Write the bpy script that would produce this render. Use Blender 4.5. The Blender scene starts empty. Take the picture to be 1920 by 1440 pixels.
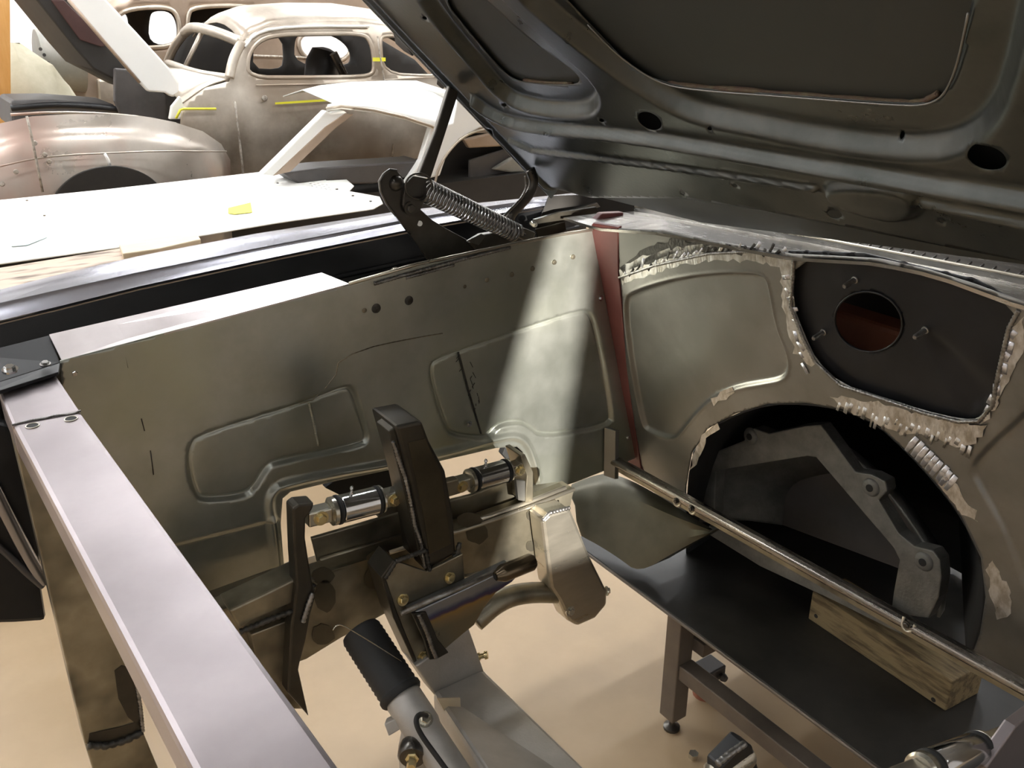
import bpy, bmesh, math, random
import numpy as np
from mathutils import Vector, Matrix
from mathutils.geometry import delaunay_2d_cdt
random.seed(4)
SC = bpy.context.scene
COL = SC.collection

# ------------------------------------------------------------------ camera
CAMZ = 1.79
FPX = 1700.0
PITCH = math.atan(730 / 1700.0)
YAW = math.radians(55.5)
FH = Vector((math.cos(YAW), math.sin(YAW), 0))
RT = Vector((math.sin(YAW), -math.cos(YAW), 0))
FW_ = FH * math.cos(PITCH) + Vector((0, 0, -math.sin(PITCH)))
UP = FH * math.sin(PITCH) + Vector((0, 0, math.cos(PITCH)))
CAM = Vector((0, 0, CAMZ))
cd = bpy.data.cameras.new('camera')
cam = bpy.data.objects.new('camera', cd)
COL.objects.link(cam)
cd.sensor_fit = 'HORIZONTAL'
cd.sensor_width = 36.0
cd.lens = 36.0 * FPX / 1920.0
cd.clip_start = 0.02
cam.matrix_world = Matrix(((RT.x, UP.x, -FW_.x, 0), (RT.y, UP.y, -FW_.y, 0), (RT.z, UP.z, -FW_.z, CAMZ), (0, 0, 0, 1)))
SC.camera = cam

# ------------------------------------------------------------------ world and exposure
w = bpy.data.worlds.new('world')
SC.world = w
w.use_nodes = True
w.node_tree.nodes['Background'].inputs[0].default_value = (1.0, 0.97, 0.93, 1)
w.node_tree.nodes['Background'].inputs[1].default_value = 0.3
SC.view_settings.view_transform = 'Standard'
SC.view_settings.look = 'None'
SC.view_settings.gamma = 1.0
SC.view_settings.use_curve_mapping = False
SC.view_settings.exposure = 0.2

# ------------------------------------------------------------------ unprojection onto real planes
def ray(px, py):
    return FPX * FW_ + (px - 960.0) * RT + (720.0 - py) * UP
def onpl(px, py, p0, n):
    d = ray(px, py)
    return CAM + d * ((Vector(p0) - CAM).dot(n) / d.dot(n))
def onY(px, py, Y): return onpl(px, py, (0, Y, 0), Vector((0, 1, 0)))
def onX(px, py, X): return onpl(px, py, (X, 0, 0), Vector((1, 0, 0)))
def onZ(px, py, Z): return onpl(px, py, (0, 0, Z), Vector((0, 0, 1)))

# ------------------------------------------------------------------ materials
M = {}
def mat(name, c1, rough=0.5, metal=0.0, c2=None, scale=6.0, bump=0.0, bscale=60.0, stretch=None, rvar=0.12, detail=5.0, c3=None, s3=2.0, lo=0.35, hi=0.68, spec=None, coat=0.0):
    m = bpy.data.materials.new(name)
    m.use_nodes = True
    nt = m.node_tree
    N, L = nt.nodes, nt.links
    b = N['Principled BSDF']
    b.inputs['Metallic'].default_value = metal
    b.inputs['Roughness'].default_value = rough
    b.inputs['Base Color'].default_value = (*c1, 1)
    if spec is not None: b.inputs['Specular IOR Level'].default_value = spec
    if coat: b.inputs['Coat Weight'].default_value = coat; b.inputs['Coat Roughness'].default_value = 0.12
    tc = N.new('ShaderNodeTexCoord')
    mp = N.new('ShaderNodeMapping')
    L.new(tc.outputs['Object'], mp.inputs['Vector'])
    if stretch: mp.inputs['Scale'].default_value = stretch
    if c2 is not None:
        nz = N.new('ShaderNodeTexNoise')
        nz.inputs['Scale'].default_value = scale
        nz.inputs['Detail'].default_value = detail
        nz.inputs['Roughness'].default_value = 0.62
        L.new(mp.outputs[0], nz.inputs['Vector'])
        r = N.new('ShaderNodeValToRGB')
        r.color_ramp.elements[0].position = lo
        r.color_ramp.elements[1].position = hi
        r.color_ramp.elements[0].color = (*c1, 1)
        r.color_ramp.elements[1].color = (*c2, 1)
        L.new(nz.outputs['Fac'], r.inputs[0])
        out = r.outputs[0]
        if c3 is not None:
            n3 = N.new('ShaderNodeTexNoise')
            n3.inputs['Scale'].default_value = s3
            n3.inputs['Detail'].default_value = 3.0
            L.new(mp.outputs[0], n3.inputs['Vector'])
            r3 = N.new('ShaderNodeValToRGB')
            r3.color_ramp.elements[0].position = 0.5
            r3.color_ramp.elements[1].position = 0.66
            L.new(n3.outputs['Fac'], r3.inputs[0])
            mx = N.new('ShaderNodeMixRGB')
            mx.inputs['Color2'].default_value = (*c3, 1)
            L.new(r3.outputs[0], mx.inputs['Fac'])
            L.new(out, mx.inputs['Color1'])
            out = mx.outputs[0]
        L.new(out, b.inputs['Base Color'])
        if rvar:
            mr = N.new('ShaderNodeMapRange')
            mr.inputs['To Min'].default_value = max(0.04, rough - rvar)
            mr.inputs['To Max'].default_value = min(1, rough + rvar)
            L.new(nz.outputs['Fac'], mr.inputs['Value'])
            L.new(mr.outputs[0], b.inputs['Roughness'])
    if bump:
        nb = N.new('ShaderNodeTexNoise')
        nb.inputs['Scale'].default_value = bscale
        nb.inputs['Detail'].default_value = 4.0
        L.new(mp.outputs[0], nb.inputs['Vector'])
        bp = N.new('ShaderNodeBump')
        bp.inputs['Strength'].default_value = bump
        bp.inputs['Distance'].default_value = 0.004
        L.new(nb.outputs['Fac'], bp.inputs['Height'])
        L.new(bp.outputs[0], b.inputs['Normal'])
    M[name] = m
    return m
def emis(name, col, s):
    m = bpy.data.materials.new(name)
    m.use_nodes = True
    b = m.node_tree.nodes['Principled BSDF']
    b.inputs['Base Color'].default_value = (0.9, 0.9, 0.9, 1)
    b.inputs['Emission Color'].default_value = (*col, 1)
    b.inputs['Emission Strength'].default_value = s
    M[name] = m

mat('concrete', (0.41, 0.29, 0.165), 0.5, 0, (0.47, 0.338, 0.20), 3.0, 0.08, 40, c3=(0.38, 0.27, 0.16), s3=1.2)
mat('wallpaint', (0.86, 0.86, 0.86), 0.7, 0, (0.9, 0.9, 0.9), 2.0)
mat('ceilpaint', (0.26, 0.26, 0.26), 0.8, 0, (0.3, 0.3, 0.3), 2.0)
mat('apronsteel', (0.37, 0.385, 0.34), 0.35, 0.87, (0.52, 0.53, 0.485), 5.0, 0.03, 200, c3=(0.45, 0.47, 0.37), s3=2.2)
mat('firesteel', (0.235, 0.23, 0.215), 0.38, 0.82, (0.32, 0.31, 0.29), 7.0, 0.03, 160, c3=(0.23, 0.228, 0.212), s3=3.0)
mat('railsteel', (0.24, 0.215, 0.16), 0.36, 0.85, (0.42, 0.38, 0.29), 7.0, 0.03, 160, c3=(0.10, 0.09, 0.07), s3=6.0)
mat('brightsteel', (0.52, 0.48, 0.40), 0.3, 0.9, (0.62, 0.57, 0.48), 8.0, stretch=(1, 1, 4))
mat('beamsteel', (0.36, 0.32, 0.33), 0.36, 0.8, (0.44, 0.395, 0.405), 5.0, 0.02, 150, c3=(0.33, 0.29, 0.30), s3=3.0)
mat('fendersteel', (0.36, 0.36, 0.405), 0.25, 0.97, (0.40, 0.40, 0.445), 3.0, stretch=(0.6, 6, 6), rvar=0.02)
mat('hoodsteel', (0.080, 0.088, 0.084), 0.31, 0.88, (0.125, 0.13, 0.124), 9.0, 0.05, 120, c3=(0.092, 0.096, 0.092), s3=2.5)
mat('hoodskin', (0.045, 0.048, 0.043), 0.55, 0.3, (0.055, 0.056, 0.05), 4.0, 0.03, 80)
mat('rustglue', (0.085, 0.04, 0.028), 0.75, 0, (0.15, 0.12, 0.065), 40.0, 0.5, 120, stretch=(1, 1, 1))
mat('black', (0.012, 0.012, 0.013), 0.42, 0, (0.02, 0.02, 0.021), 12.0)
mat('satinblack', (0.010, 0.010, 0.011), 0.38, 0, (0.018, 0.018, 0.02), 9.0, spec=0.35)
mat('bracketblack', (0.008, 0.008, 0.009), 0.55, 0, (0.014, 0.014, 0.015), 9.0, spec=0.25)
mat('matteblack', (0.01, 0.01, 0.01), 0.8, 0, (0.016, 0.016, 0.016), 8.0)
mat('redoxide', (0.12, 0.028, 0.025), 0.45, 0, (0.17, 0.05, 0.042), 7.0, 0.05, 60)
mat('redbrown', (0.22, 0.07, 0.035), 0.6, 0, (0.30, 0.11, 0.06), 8.0)
mat('ground', (0.50, 0.47, 0.42), 0.32, 0.85, (0.80, 0.79, 0.78), 55.0, 0.5, 90, stretch=(1, 1, 0.5), lo=0.4, hi=0.62)
mat('palegrind', (0.62, 0.62, 0.66), 0.3, 0.8, (0.86, 0.86, 0.9), 40.0, 0.4, 90)
mat('weld', (0.20, 0.19, 0.18), 0.35, 0.9, (0.42, 0.41, 0.40), 60.0, 0.4, 160)
mat('darkweld', (0.045, 0.042, 0.038), 0.4, 0.7, (0.10, 0.095, 0.085), 40.0, 0.4, 160)
mat('scorched', (0.045, 0.042, 0.036), 0.36, 0.75, (0.085, 0.075, 0.058), 7.0, 0.05, 140)
mat('chrome', (0.62, 0.62, 0.62), 0.14, 1.0, (0.70, 0.70, 0.70), 6.0, rvar=0.04)
mat('zinc', (0.55, 0.52, 0.44), 0.25, 0.9, (0.66, 0.63, 0.55), 10.0, rvar=0.06)
mat('brass', (0.66, 0.54, 0.28), 0.26, 0.95, (0.76, 0.65, 0.38), 20.0, rvar=0.06)
mat('rubber', (0.014, 0.014, 0.014), 0.6, 0, (0.02, 0.02, 0.02), 14.0)
mat('castalu', (0.42, 0.40, 0.37), 0.5, 0.55, (0.50, 0.48, 0.45), 14.0, 0.15, 180)
mat('flangealu', (0.15, 0.15, 0.14), 0.55, 0.5, (0.24, 0.235, 0.22), 22.0, 0.3, 140)
mat('tablesteel', (0.022, 0.021, 0.019), 0.46, 0.2, (0.05, 0.046, 0.04), 7.0, 0.05, 60, c3=(0.03, 0.027, 0.024), s3=4.0)
mat('legsteel', (0.14, 0.115, 0.095), 0.5, 0.4, (0.20, 0.165, 0.13), 8.0, 0.05, 60)
mat('oldwood', (0.13, 0.09, 0.045), 0.7, 0, (0.30, 0.225, 0.12), 9.0, 0.3, 40, stretch=(7, 1, 7), lo=0.38, hi=0.55)
mat('flangesteel', (0.58, 0.53, 0.53), 0.34, 0.8, (0.70, 0.65, 0.65), 6.0)
mat('cowlsteel', (0.30, 0.285, 0.26), 0.24, 0.92, (0.40, 0.38, 0.35), 12.0, stretch=(8, 1, 8))
mat('barsteel', (0.26, 0.235, 0.21), 0.27, 0.95, (0.36, 0.33, 0.29), 10.0, stretch=(8, 1, 8))
mat('toesteel', (0.085, 0.08, 0.055), 0.45, 0.6, (0.13, 0.12, 0.085), 5.0)
mat('postface', (0.06, 0.053, 0.038), 0.35, 0.8, (0.11, 0.095, 0.065), 6.0)
mat('heatmark', (0.10, 0.09, 0.07), 0.36, 0.8, (0.15, 0.135, 0.10), 9.0)
mat('liningred', (0.05, 0.018, 0.016), 0.5, 0, (0.07, 0.03, 0.026), 6.0)
mat('bronze', (0.13, 0.10, 0.065), 0.25, 0.9, (0.18, 0.14, 0.09), 12.0)
mat('palewood', (0.66, 0.55, 0.38), 0.6, 0, (0.72, 0.61, 0.45), 6.0, 0.05, 40, stretch=(1, 6, 6))
mat('postwood', (0.72, 0.36, 0.10), 0.5, 0, (0.80, 0.44, 0.15), 5.0, 0.05, 30, stretch=(6, 6, 1))
mat('plywood', (0.55, 0.42, 0.32), 0.6, 0, (0.62, 0.49, 0.38), 4.0, 0, stretch=(1, 4, 1), c3=(0.16, 0.12, 0.09), s3=5.0)
mat('hingesteel', (0.085, 0.078, 0.07), 0.3, 0.85, (0.14, 0.13, 0.115), 8.0, 0.03, 100)
mat('springsteel', (0.17, 0.16, 0.15), 0.3, 0.95, (0.25, 0.24, 0.225), 10.0)
mat('whiteprimer', (0.90, 0.89, 0.85), 0.45, 0, (0.94, 0.93, 0.89), 3.0)
mat('yellowpaint', (0.90, 0.85, 0.05), 0.5, 0, (0.95, 0.9, 0.1), 5.0)
mat('bluepaint', (0.55, 0.80, 0.82), 0.5, 0, (0.85, 0.90, 0.88), 12.0)
mat('sedansteel', (0.36, 0.30, 0.235), 0.36, 0.55, (0.68, 0.61, 0.52), 2.6, 0.05, 20, c3=(0.38, 0.30, 0.23), s3=1.5)
mat('fenderrust', (0.36, 0.31, 0.26), 0.31, 0.6, (0.66, 0.60, 0.53), 3.2, 0.05, 20, lo=0.2, hi=0.85, c3=(0.50, 0.36, 0.30), s3=2.2)
mat('farsteel', (0.36, 0.27, 0.20), 0.42, 0.45, (0.46, 0.36, 0.28), 3.0, 0.05, 20)
mat('seam', (0.20, 0.16, 0.12), 0.6, 0.3, (0.62, 0.57, 0.5), 30.0, 0.3, 80)
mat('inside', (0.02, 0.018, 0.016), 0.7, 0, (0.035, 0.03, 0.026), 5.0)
mat('darkgrey', (0.075, 0.07, 0.068), 0.5, 0.1, (0.11, 0.10, 0.098), 6.0)
mat('midgrey', (0.24, 0.235, 0.21), 0.5, 0.3, (0.33, 0.31, 0.27), 6.0)
mat('cloth', (0.40, 0.37, 0.27), 0.9, 0, (0.50, 0.47, 0.36), 6.0, 0.4, 20)
mat('whiteplastic', (0.82, 0.82, 0.80), 0.4, 0, (0.86, 0.86, 0.84), 5.0)
emis('lamp', (0.95, 0.98, 1.0), 10.0)
emis('lampbright', (0.96, 0.98, 1.0), 46.0)
emis('lampfar', (0.96, 0.98, 1.0), 75.0)

# ------------------------------------------------------------------ object helpers
def wloc(o):
    v = Vector((0, 0, 0))
    while o is not None:
        v += o.location
        o = o.parent
    return v
def mesh(name, verts, faces, m, parent=None, smooth=False, bevel=0.0, solid=0.0, autos=None):
    vs = [Vector(v) for v in verts]
    if parent is None:
        xs = [v.x for v in vs]; ys = [v.y for v in vs]; zs = [v.z for v in vs]
        off = Vector(((min(xs) + max(xs)) / 2, (min(ys) + max(ys)) / 2, min(zs)))
    else:
        off = wloc(parent)
    me = bpy.data.meshes.new(name)
    me.from_pydata([v - off for v in vs], [], faces)
    me.update()
    bm = bmesh.new(); bm.from_mesh(me)
    bmesh.ops.recalc_face_normals(bm, faces=bm.faces)
    bm.to_mesh(me); bm.free()
    me.materials.append(M[m] if isinstance(m, str) else m)
    if smooth: me.polygons.foreach_set('use_smooth', [True] * len(me.polygons))
    o = bpy.data.objects.new(name, me)
    COL.objects.link(o)
    if parent is None: o.location = off
    else: o.parent = parent
    if solid:
        s = o.modifiers.new('solid', 'SOLIDIFY'); s.thickness = abs(solid); s.offset = -1 if solid > 0 else 1
    if bevel:
        b = o.modifiers.new('bevel', 'BEVEL'); b.width = bevel; b.segments = 2; b.limit_method = 'ANGLE'; b.angle_limit = math.radians(40)
    return o
def thing(name, label, cat, loc, group=None):
    o = bpy.data.objects.new(name, None)
    o.empty_display_size = 0.1
    COL.objects.link(o); o.location = loc
    return tag(o, label, cat, group)
def tag(o, label, cat, group=None):
    o['label'] = label; o['category'] = cat
    if group: o['group'] = group
    return o
def struct(o):
    o['kind'] = 'structure'; return o
def lab(o, s):
    o['label'] = s; return o

def prism(name, pts, dv, m, parent=None, bevel=0.0, smooth=False):
    n = len(pts); dv = Vector(dv)
    vs = [Vector(p) for p in pts]; vs = vs + [v + dv for v in vs]
    fs = [list(range(n)), list(range(2 * n - 1, n - 1, -1))] + [[i, (i + 1) % n, (i + 1) % n + n, i + n] for i in range(n)]
    return mesh(name, vs, fs, m, parent, smooth, bevel)
def box(name, lo, hi, m, parent=None, bevel=0.0):
    (x0, y0, z0), (x1, y1, z1) = lo, hi
    return prism(name, [(x0, y0, z0), (x1, y0, z0), (x1, y1, z0), (x0, y1, z0)], (0, 0, z1 - z0), m, parent, bevel)
def hexa(name, a, b, m, parent=None, bevel=0.0):      # two quads joined
    vs = [Vector(p) for p in a] + [Vector(p) for p in b]
    n = len(a)
    fs = [list(range(n)), list(range(2 * n - 1, n - 1, -1))] + [[i, (i + 1) % n, (i + 1) % n + n, i + n] for i in range(n)]
    return mesh(name, vs, fs, m, parent, False, bevel)
def frame(ax):
    ax = Vector(ax).normalized()
    t = Vector((0, 0, 1)) if abs(ax.z) < 0.9 else Vector((1, 0, 0))
    u = ax.cross(t).normalized(); v = ax.cross(u).normalized()
    return ax, u, v
def lathe(name, a, b, prof, m, parent=None, seg=24, smooth=True, cap=True, sx=1.0):
    """prof: list of (t along a->b in 0..1, radius)"""
    a = Vector(a); b = Vector(b); ax, u, v = frame(b - a); Ld = (b - a).length
    vs = []; fs = []
    for (t, r) in prof:
        for k in range(seg):
            an = 2 * math.pi * k / seg
            vs.append(a + ax * (t * Ld) + (u * math.cos(an) * sx + v * math.sin(an)) * max(r, 1e-4))
    for j in range(len(prof) - 1):
        for k in range(seg):
            fs.append([j * seg + k, j * seg + (k + 1) % seg, (j + 1) * seg + (k + 1) % seg, (j + 1) * seg + k])
    if cap:
        fs.append(list(range(seg))[::-1]); fs.append([(len(prof) - 1) * seg + k for k in range(seg)])
    o = mesh(name, vs, fs, m, parent, smooth)
    if smooth: sharp(o)
    return o
def sharp(o, ang=38):
    try:
        o.data.set_sharp_from_angle(angle=math.radians(ang))
    except Exception:
        pass
def cyl(name, a, b, r, m, parent=None, seg=20, cham=0.0):
    L = (Vector(b) - Vector(a)).length
    c = min(0.45, cham / L) if L > 0 else 0
    prof = [(0, r), (1, r)] if not cham else [(0, r - cham), (c, r), (1 - c, r), (1, r - cham)]
    return lathe(name, a, b, prof, m, parent, seg)
def smoothline(pts, n=2, closed=False):
    pts = [Vector(p) for p in pts]
    for _ in range(n):
        q = []
        N = len(pts)
        if not closed: q.append(pts[0])
        for i in range(N if closed else N - 1):
            a, b = pts[i], pts[(i + 1) % N]
            q += [a * 0.75 + b * 0.25, a * 0.25 + b * 0.75]
        if not closed: q.append(pts[-1])
        pts = q
    return pts
def tube(name, pts, r, m, parent=None, seg=10, closed=False, smooth=True, flat=None):
    """sweep a circle; r number or list; flat=(normal, factor) squashes along a direction"""
    pts = [Vector(p) for p in pts]; n = len(pts)
    rs = r if isinstance(r, (list, tuple)) else [r] * n
    vs = []; fs = []
    up = None
    for i, p in enumerate(pts):
        a = pts[(i - 1) % n] if (closed or i > 0) else p
        b = pts[(i + 1) % n] if (closed or i < n - 1) else p
        t = (b - a)
        t = t.normalized() if t.length > 1e-9 else Vector((0, 0, 1))
        if up is None: _, u, v = frame(t)
        else:
            u = (up - t * up.dot(t))
            u = u.normalized() if u.length > 1e-6 else frame(t)[1]
            v = t.cross(u)
        up = u
        for k in range(seg):
            an = 2 * math.pi * k / seg
            d = (u * math.cos(an) + v * math.sin(an)) * rs[i]
            if flat is not None:
                nn = Vector(flat[0]); d = d - nn * d.dot(nn) * (1 - flat[1])
            vs.append(p + d)
    for i in range(n if closed else n - 1):
        j = (i + 1) % n
        for k in range(seg):
            fs.append([i * seg + k, i * seg + (k + 1) % seg, j * seg + (k + 1) % seg, j * seg + k])
    if not closed:
        fs.append(list(range(seg))[::-1]); fs.append([(n - 1) * seg + k for k in range(seg)])
    return mesh(name, vs, fs, m, parent, smooth)
def loft(name, rings, m, parent=None, closed_ring=True, cap=True, smooth=True, solid=0.0):
    n = len(rings[0]); vs = [Vector(p) for r in rings for p in r]; fs = []
    for j in range(len(rings) - 1):
        for k in range(n if closed_ring else n - 1):
            fs.append([j * n + k, j * n + (k + 1) % n, (j + 1) * n + (k + 1) % n, (j + 1) * n + k])
    if cap and closed_ring:
        fs.append(list(range(n))[::-1]); fs.append([(len(rings) - 1) * n + k for k in range(n)])
    o = mesh(name, vs, fs, m, parent, smooth, solid=solid)
    if smooth: sharp(o)
    return o
def bolt(name, p, nrm, r, m, parent, washer=True, hgt=None):
    """hex head on a round washer, one mesh"""
    ax, u, v = frame(nrm); p = Vector(p); h = hgt or r * 0.9
    vs = []; fs = []
    def ring(t, rr, n):
        i0 = len(vs)
        for k in range(n):
            an = 2 * math.pi * (k + 0.3) / n
            vs.append(p + ax * t + (u * math.cos(an) + v * math.sin(an)) * rr)
        return i0
    def join(a, b, n):
        for k in range(n): fs.append([a + k, a + (k + 1) % n, b + (k + 1) % n, b + k])
    if washer:
        a = ring(-r * 0.2, r * 1.45, 18); b = ring(r * 0.22, r * 1.45, 18); join(a, b, 18); fs.append([b + k for k in range(18)])
    a = ring(0, r, 6); b = ring(h * 0.85, r, 6); c = ring(h, r * 0.84, 6)
    join(a, b, 6); join(b, c, 6); fs.append([c + k for k in range(6)])
    return mesh(name, vs, fs, m, parent)
def dimple(name, p, nrm, r, m, parent):
    return lathe(name, Vector(p) - Vector(nrm) * 0.002, Vector(p) + Vector(nrm) * r * 0.45, [(0, r), (0.6, r * 0.85), (0.7, r * 0.5), (0.75, 0.0)], m, parent, 14)
def weldbead(name, pts, r, m, parent, step=None, flatn=None):
    """row of overlapping weld ripples along a polyline"""
    pts = [Vector(p) for p in pts]
    out = []; rr = []
    step = step or r * 0.55
    d = 0
    for i in range(len(pts) - 1):
        L = (pts[i + 1] - pts[i]).length
        k = max(1, int(L / step))
        for j in range(k):
            out.append(pts[i].lerp(pts[i + 1], j / k)); rr.append(r * (1.0 if len(out) % 3 else 0.72))
    out.append(pts[-1]); rr.append(r * 0.8)
    return tube(name, out, rr, m, parent, 6)

# ------------------------------------------------------------------ stamped sheet metal: triangulated plane region with a height field
def pip(P, poly):
    x, y = P[:, 0], P[:, 1]; c = np.zeros(len(P), bool); n = len(poly)
    for i in range(n):
        x1, y1 = poly[i]; x2, y2 = poly[(i + 1) % n]
        if abs(y2 - y1) < 1e-12: continue
        c ^= ((y1 > y) != (y2 > y)) & (x < (x2 - x1) * (y - y1) / (y2 - y1) + x1)
    return c
def pdist(P, line, closed):
    d = np.full(len(P), 1e9); n = len(line)
    for i in range(n if closed else n - 1):
        a = np.array(line[i]); b = np.array(line[(i + 1) % n]); ab = b - a
        t = np.clip(((P - a) @ ab) / max(ab @ ab, 1e-12), 0, 1)
        q = a + t[:, None] * ab
        d = np.minimum(d, np.hypot(P[:, 0] - q[:, 0], P[:, 1] - q[:, 1]))
    return d
def sst(t):
    t = np.clip(t, 0, 1); return t * t * (3 - 2 * t)
class Plane:
    def __init__(s, o, u, n):
        s.o = Vector(o); s.n = Vector(n).normalized(); s.u = (Vector(u) - s.n * Vector(u).dot(s.n)).normalized(); s.v = s.n.cross(s.u)
    def px(s, x, y): return onpl(x, y, s.o, s.n)
    def uv(s, p): d = Vector(p) - s.o; return (d.dot(s.u), d.dot(s.v))
    def pt(s, a, b, h=0.0): return s.o + s.u * a + s.v * b + s.n * h
    def puv(s, x, y): return s.uv(s.px(x, y))
def chaikin2(pts, n=2, closed=True):
    return [(p.x, p.y) for p in smoothline([(a, b, 0) for a, b in pts], n, closed)]
def sheet(name, pl, outline, m, parent=None, holes=(), feats=(), h=0.006, solid=0.002, fn=None, smooth=True):
    """outline/holes in plane uv; feats: ('recess',poly,depth,width) ('ridge',line,width,height,closed)"""
    def dens(poly):
        out = []
        n = len(poly)
        for i in range(n):
            a = np.array(poly[i]); b = np.array(poly[(i + 1) % n]); k = max(1, int(np.hypot(*(b - a)) / h))
            for j in range(k): out.append(tuple(a + (b - a) * j / k))
        return out
    loops = [dens(outline)] + [dens(q) for q in holes]
    A = np.array(outline); mn = A.min(0); mx = A.max(0)
    gx, gy = np.meshgrid(np.arange(mn[0], mx[0], h), np.arange(mn[1], mx[1], h * 0.9))
    gx[1::2] += h * 0.5
    G = np.column_stack([gx.ravel(), gy.ravel()])
    keep = pip(G, loops[0])
    for q in loops[1:]: keep &= ~pip(G, q)
    G = G[keep]
    if feats:
        hf = h * 0.4
        gx, gy = np.meshgrid(np.arange(mn[0], mx[0], hf), np.arange(mn[1], mx[1], hf))
        gx[1::2] += hf * 0.5
        E = np.column_stack([gx.ravel(), gy.ravel()])
        near = np.zeros(len(E), bool)
        for ft in feats:
            fl_ = ft[1]; B = np.array(fl_); wd_ = ft[3] if ft[0] == 'recess' else ft[2]
            bb = ((E > B.min(0) - wd_) & (E < B.max(0) + wd_)).all(1) & ~near
            idx = np.where(bb)[0]
            dd_ = pdist(E[idx], fl_, ft[0] == 'recess' or (len(ft) > 4 and ft[4]))
            near[idx] = dd_ < wd_ * (0.7 if ft[0] == 'recess' else 1.05)
        E = E[near]
        ke = pip(E, loops[0])
        for q in loops[1:]: ke &= ~pip(E, q)
        E = E[ke]
        if len(E):
            # drop coarse points inside the refined zones
            for ft in feats:
                wd_ = ft[3] if ft[0] == 'recess' else ft[2]
                G = G[pdist(G, ft[1], ft[0] == 'recess' or (len(ft) > 4 and ft[4])) > wd_ * (0.72 if ft[0] == 'recess' else 1.07)]
            G = np.vstack([G, E])
    for q in loops: G = G[pdist(G, q, True) > h * 0.25]
    pts = []; edges = []
    for q in loops:
        i0 = len(pts); pts += q
        edges += [(i0 + i, i0 + (i + 1) % len(q)) for i in range(len(q))]
    pts += [tuple(g) for g in G]
    vo, eo, fo, _, _, _ = delaunay_2d_cdt([Vector(p) for p in pts], edges, [], 0, 1e-7)
    P = np.array([(v.x, v.y) for v in vo])
    F = np.array([list(f) for f in fo])
    C = P[F].mean(1)
    k = pip(C, loops[0])
    for q in loops[1:]: k &= ~pip(C, q)
    F = F[k]
    H = np.zeros(len(P))
    for ft in feats:
        if ft[0] == 'recess':
            poly = ft[1]; d = pdist(P, poly, True); ins = pip(P, poly)
            sd = np.where(ins, d, -d)
            H -= ft[2] * sst(sd / ft[3] + 0.5)
        elif ft[0] == 'ridge':
            d = pdist(P, ft[1], ft[4] if len(ft) > 4 else False)
            H += ft[3] * sst(1 - d / ft[2])
    if fn is not None: H += fn(P)
    vs = [pl.pt(P[i, 0], P[i, 1], H[i]) for i in range(len(P))]
    o = mesh(name, vs, [list(map(int, f)) for f in F], m, parent, smooth)
    # keep the front facing the plane normal
    me = o.data
    if len(me.polygons):
        s = sum(p.normal.dot(pl.n) * p.area for p in me.polygons)
        if s < 0: me.flip_normals()
    if solid:
        sm = o.modifiers.new('solid', 'SOLIDIFY'); sm.thickness = solid; sm.offset = -1
    return o
def uvs(pl, L): return [pl.puv(x, y) for x, y in L]
def ell(pl, cx, cy, rx, ry, n=28, rot=0.0):
    c, s = math.cos(rot), math.sin(rot)
    return [pl.puv(cx + rx * math.cos(t) * c - ry * math.sin(t) * s, cy + rx * math.cos(t) * s + ry * math.sin(t) * c) for t in [2 * math.pi * k / n for k in range(n)]]
#MARK_STRUCTURE
# ================================================================== THE ROOM
RX0, RX1, RY0, RY1, RH = -7.0, 12.0, -6.0, 14.0, 4.6
struct(box('floor', (RX0, RY0, -0.1), (RX1, RY1, 0), 'concrete'))
struct(box('wall_back', (RX0, RY1, 0), (RX1, RY1 + 0.15, RH), 'wallpaint'))
struct(box('wall_left', (RX0 - 0.15, RY0, 0), (RX0, RY1, RH), 'wallpaint'))
struct(box('wall_right', (RX1, RY0, 0), (RX1 + 0.15, RY1, RH), 'wallpaint'))
struct(box('wall_front', (RX0, RY0 - 0.15, 0), (RX1, RY0, RH), 'wallpaint'))
struct(box('ceiling', (RX0, RY0, RH), (RX1, RY1, RH + 0.1), 'ceilpaint'))
struct(box('baseboard_back', (RX0, RY1 - 0.02, 0), (RX1, RY1, 0.15), 'darkgrey'))
LAMPS = [(x, y) for y in (-3.2, 0.3, 3.6, 5.6, 8.4, 11.2) for x in (-4.0, -0.9, 2.2, 5.3, 8.4)]
for i, (x, y) in enumerate(LAMPS):
    t = thing('ceiling_light', 'white strip light hanging under the workshop ceiling', 'ceiling light', (x, y, RH - 0.14), 'strip lights under the ceiling')
    box('housing', (x - 0.75, y - 0.13, RH - 0.06), (x + 0.75, y + 0.13, RH), 'whiteplastic', t, 0.01)
    box('diffuser', (x - 0.72, y - 0.11, RH - 0.1), (x + 0.72, y + 0.11, RH - 0.06), 'lampfar' if y > 8 else ('lampbright' if y > 3 else 'lamp'), t, 0.01)

# unseen slit lamp, added right of the camera to cast the bright bay stripe
WL = Vector((0.55, -1.0, 1.42)); WT = Vector((1.235, 1.6, 1.02))
wl = thing('added_stripe_lamp', 'added slit lamp on a thin stand out of view, casting the panel stripe', 'lamp', (WL.x, WL.y, 0))
wd_ax = (WT - WL).normalized(); wd_s = wd_ax.cross(Vector((0, 0, 1))).normalized(); wd_u = wd_s.cross(wd_ax)
def wlp(a, s, u): return WL + wd_ax * a + wd_s * s + wd_u * u
def wbox(name, a0, a1, s0, s1, u0, u1, m, roll=0.0):
    cr_, sr_ = math.cos(roll), math.sin(roll)
    q = [(s0, u0), (s1, u0), (s1, u1), (s0, u1)]
    q = [(s * cr_ - u * sr_, s * sr_ + u * cr_) for s, u in q]
    return hexa(name, [wlp(a0, s, u) for s, u in q], [wlp(a1, s, u) for s, u in q], m, wl)
wbox('shell_side', -0.05, 0.25, -0.08, -0.075, -0.08, 0.08, 'black'); wbox('shell_side', -0.05, 0.25, 0.075, 0.08, -0.08, 0.08, 'black')
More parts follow.
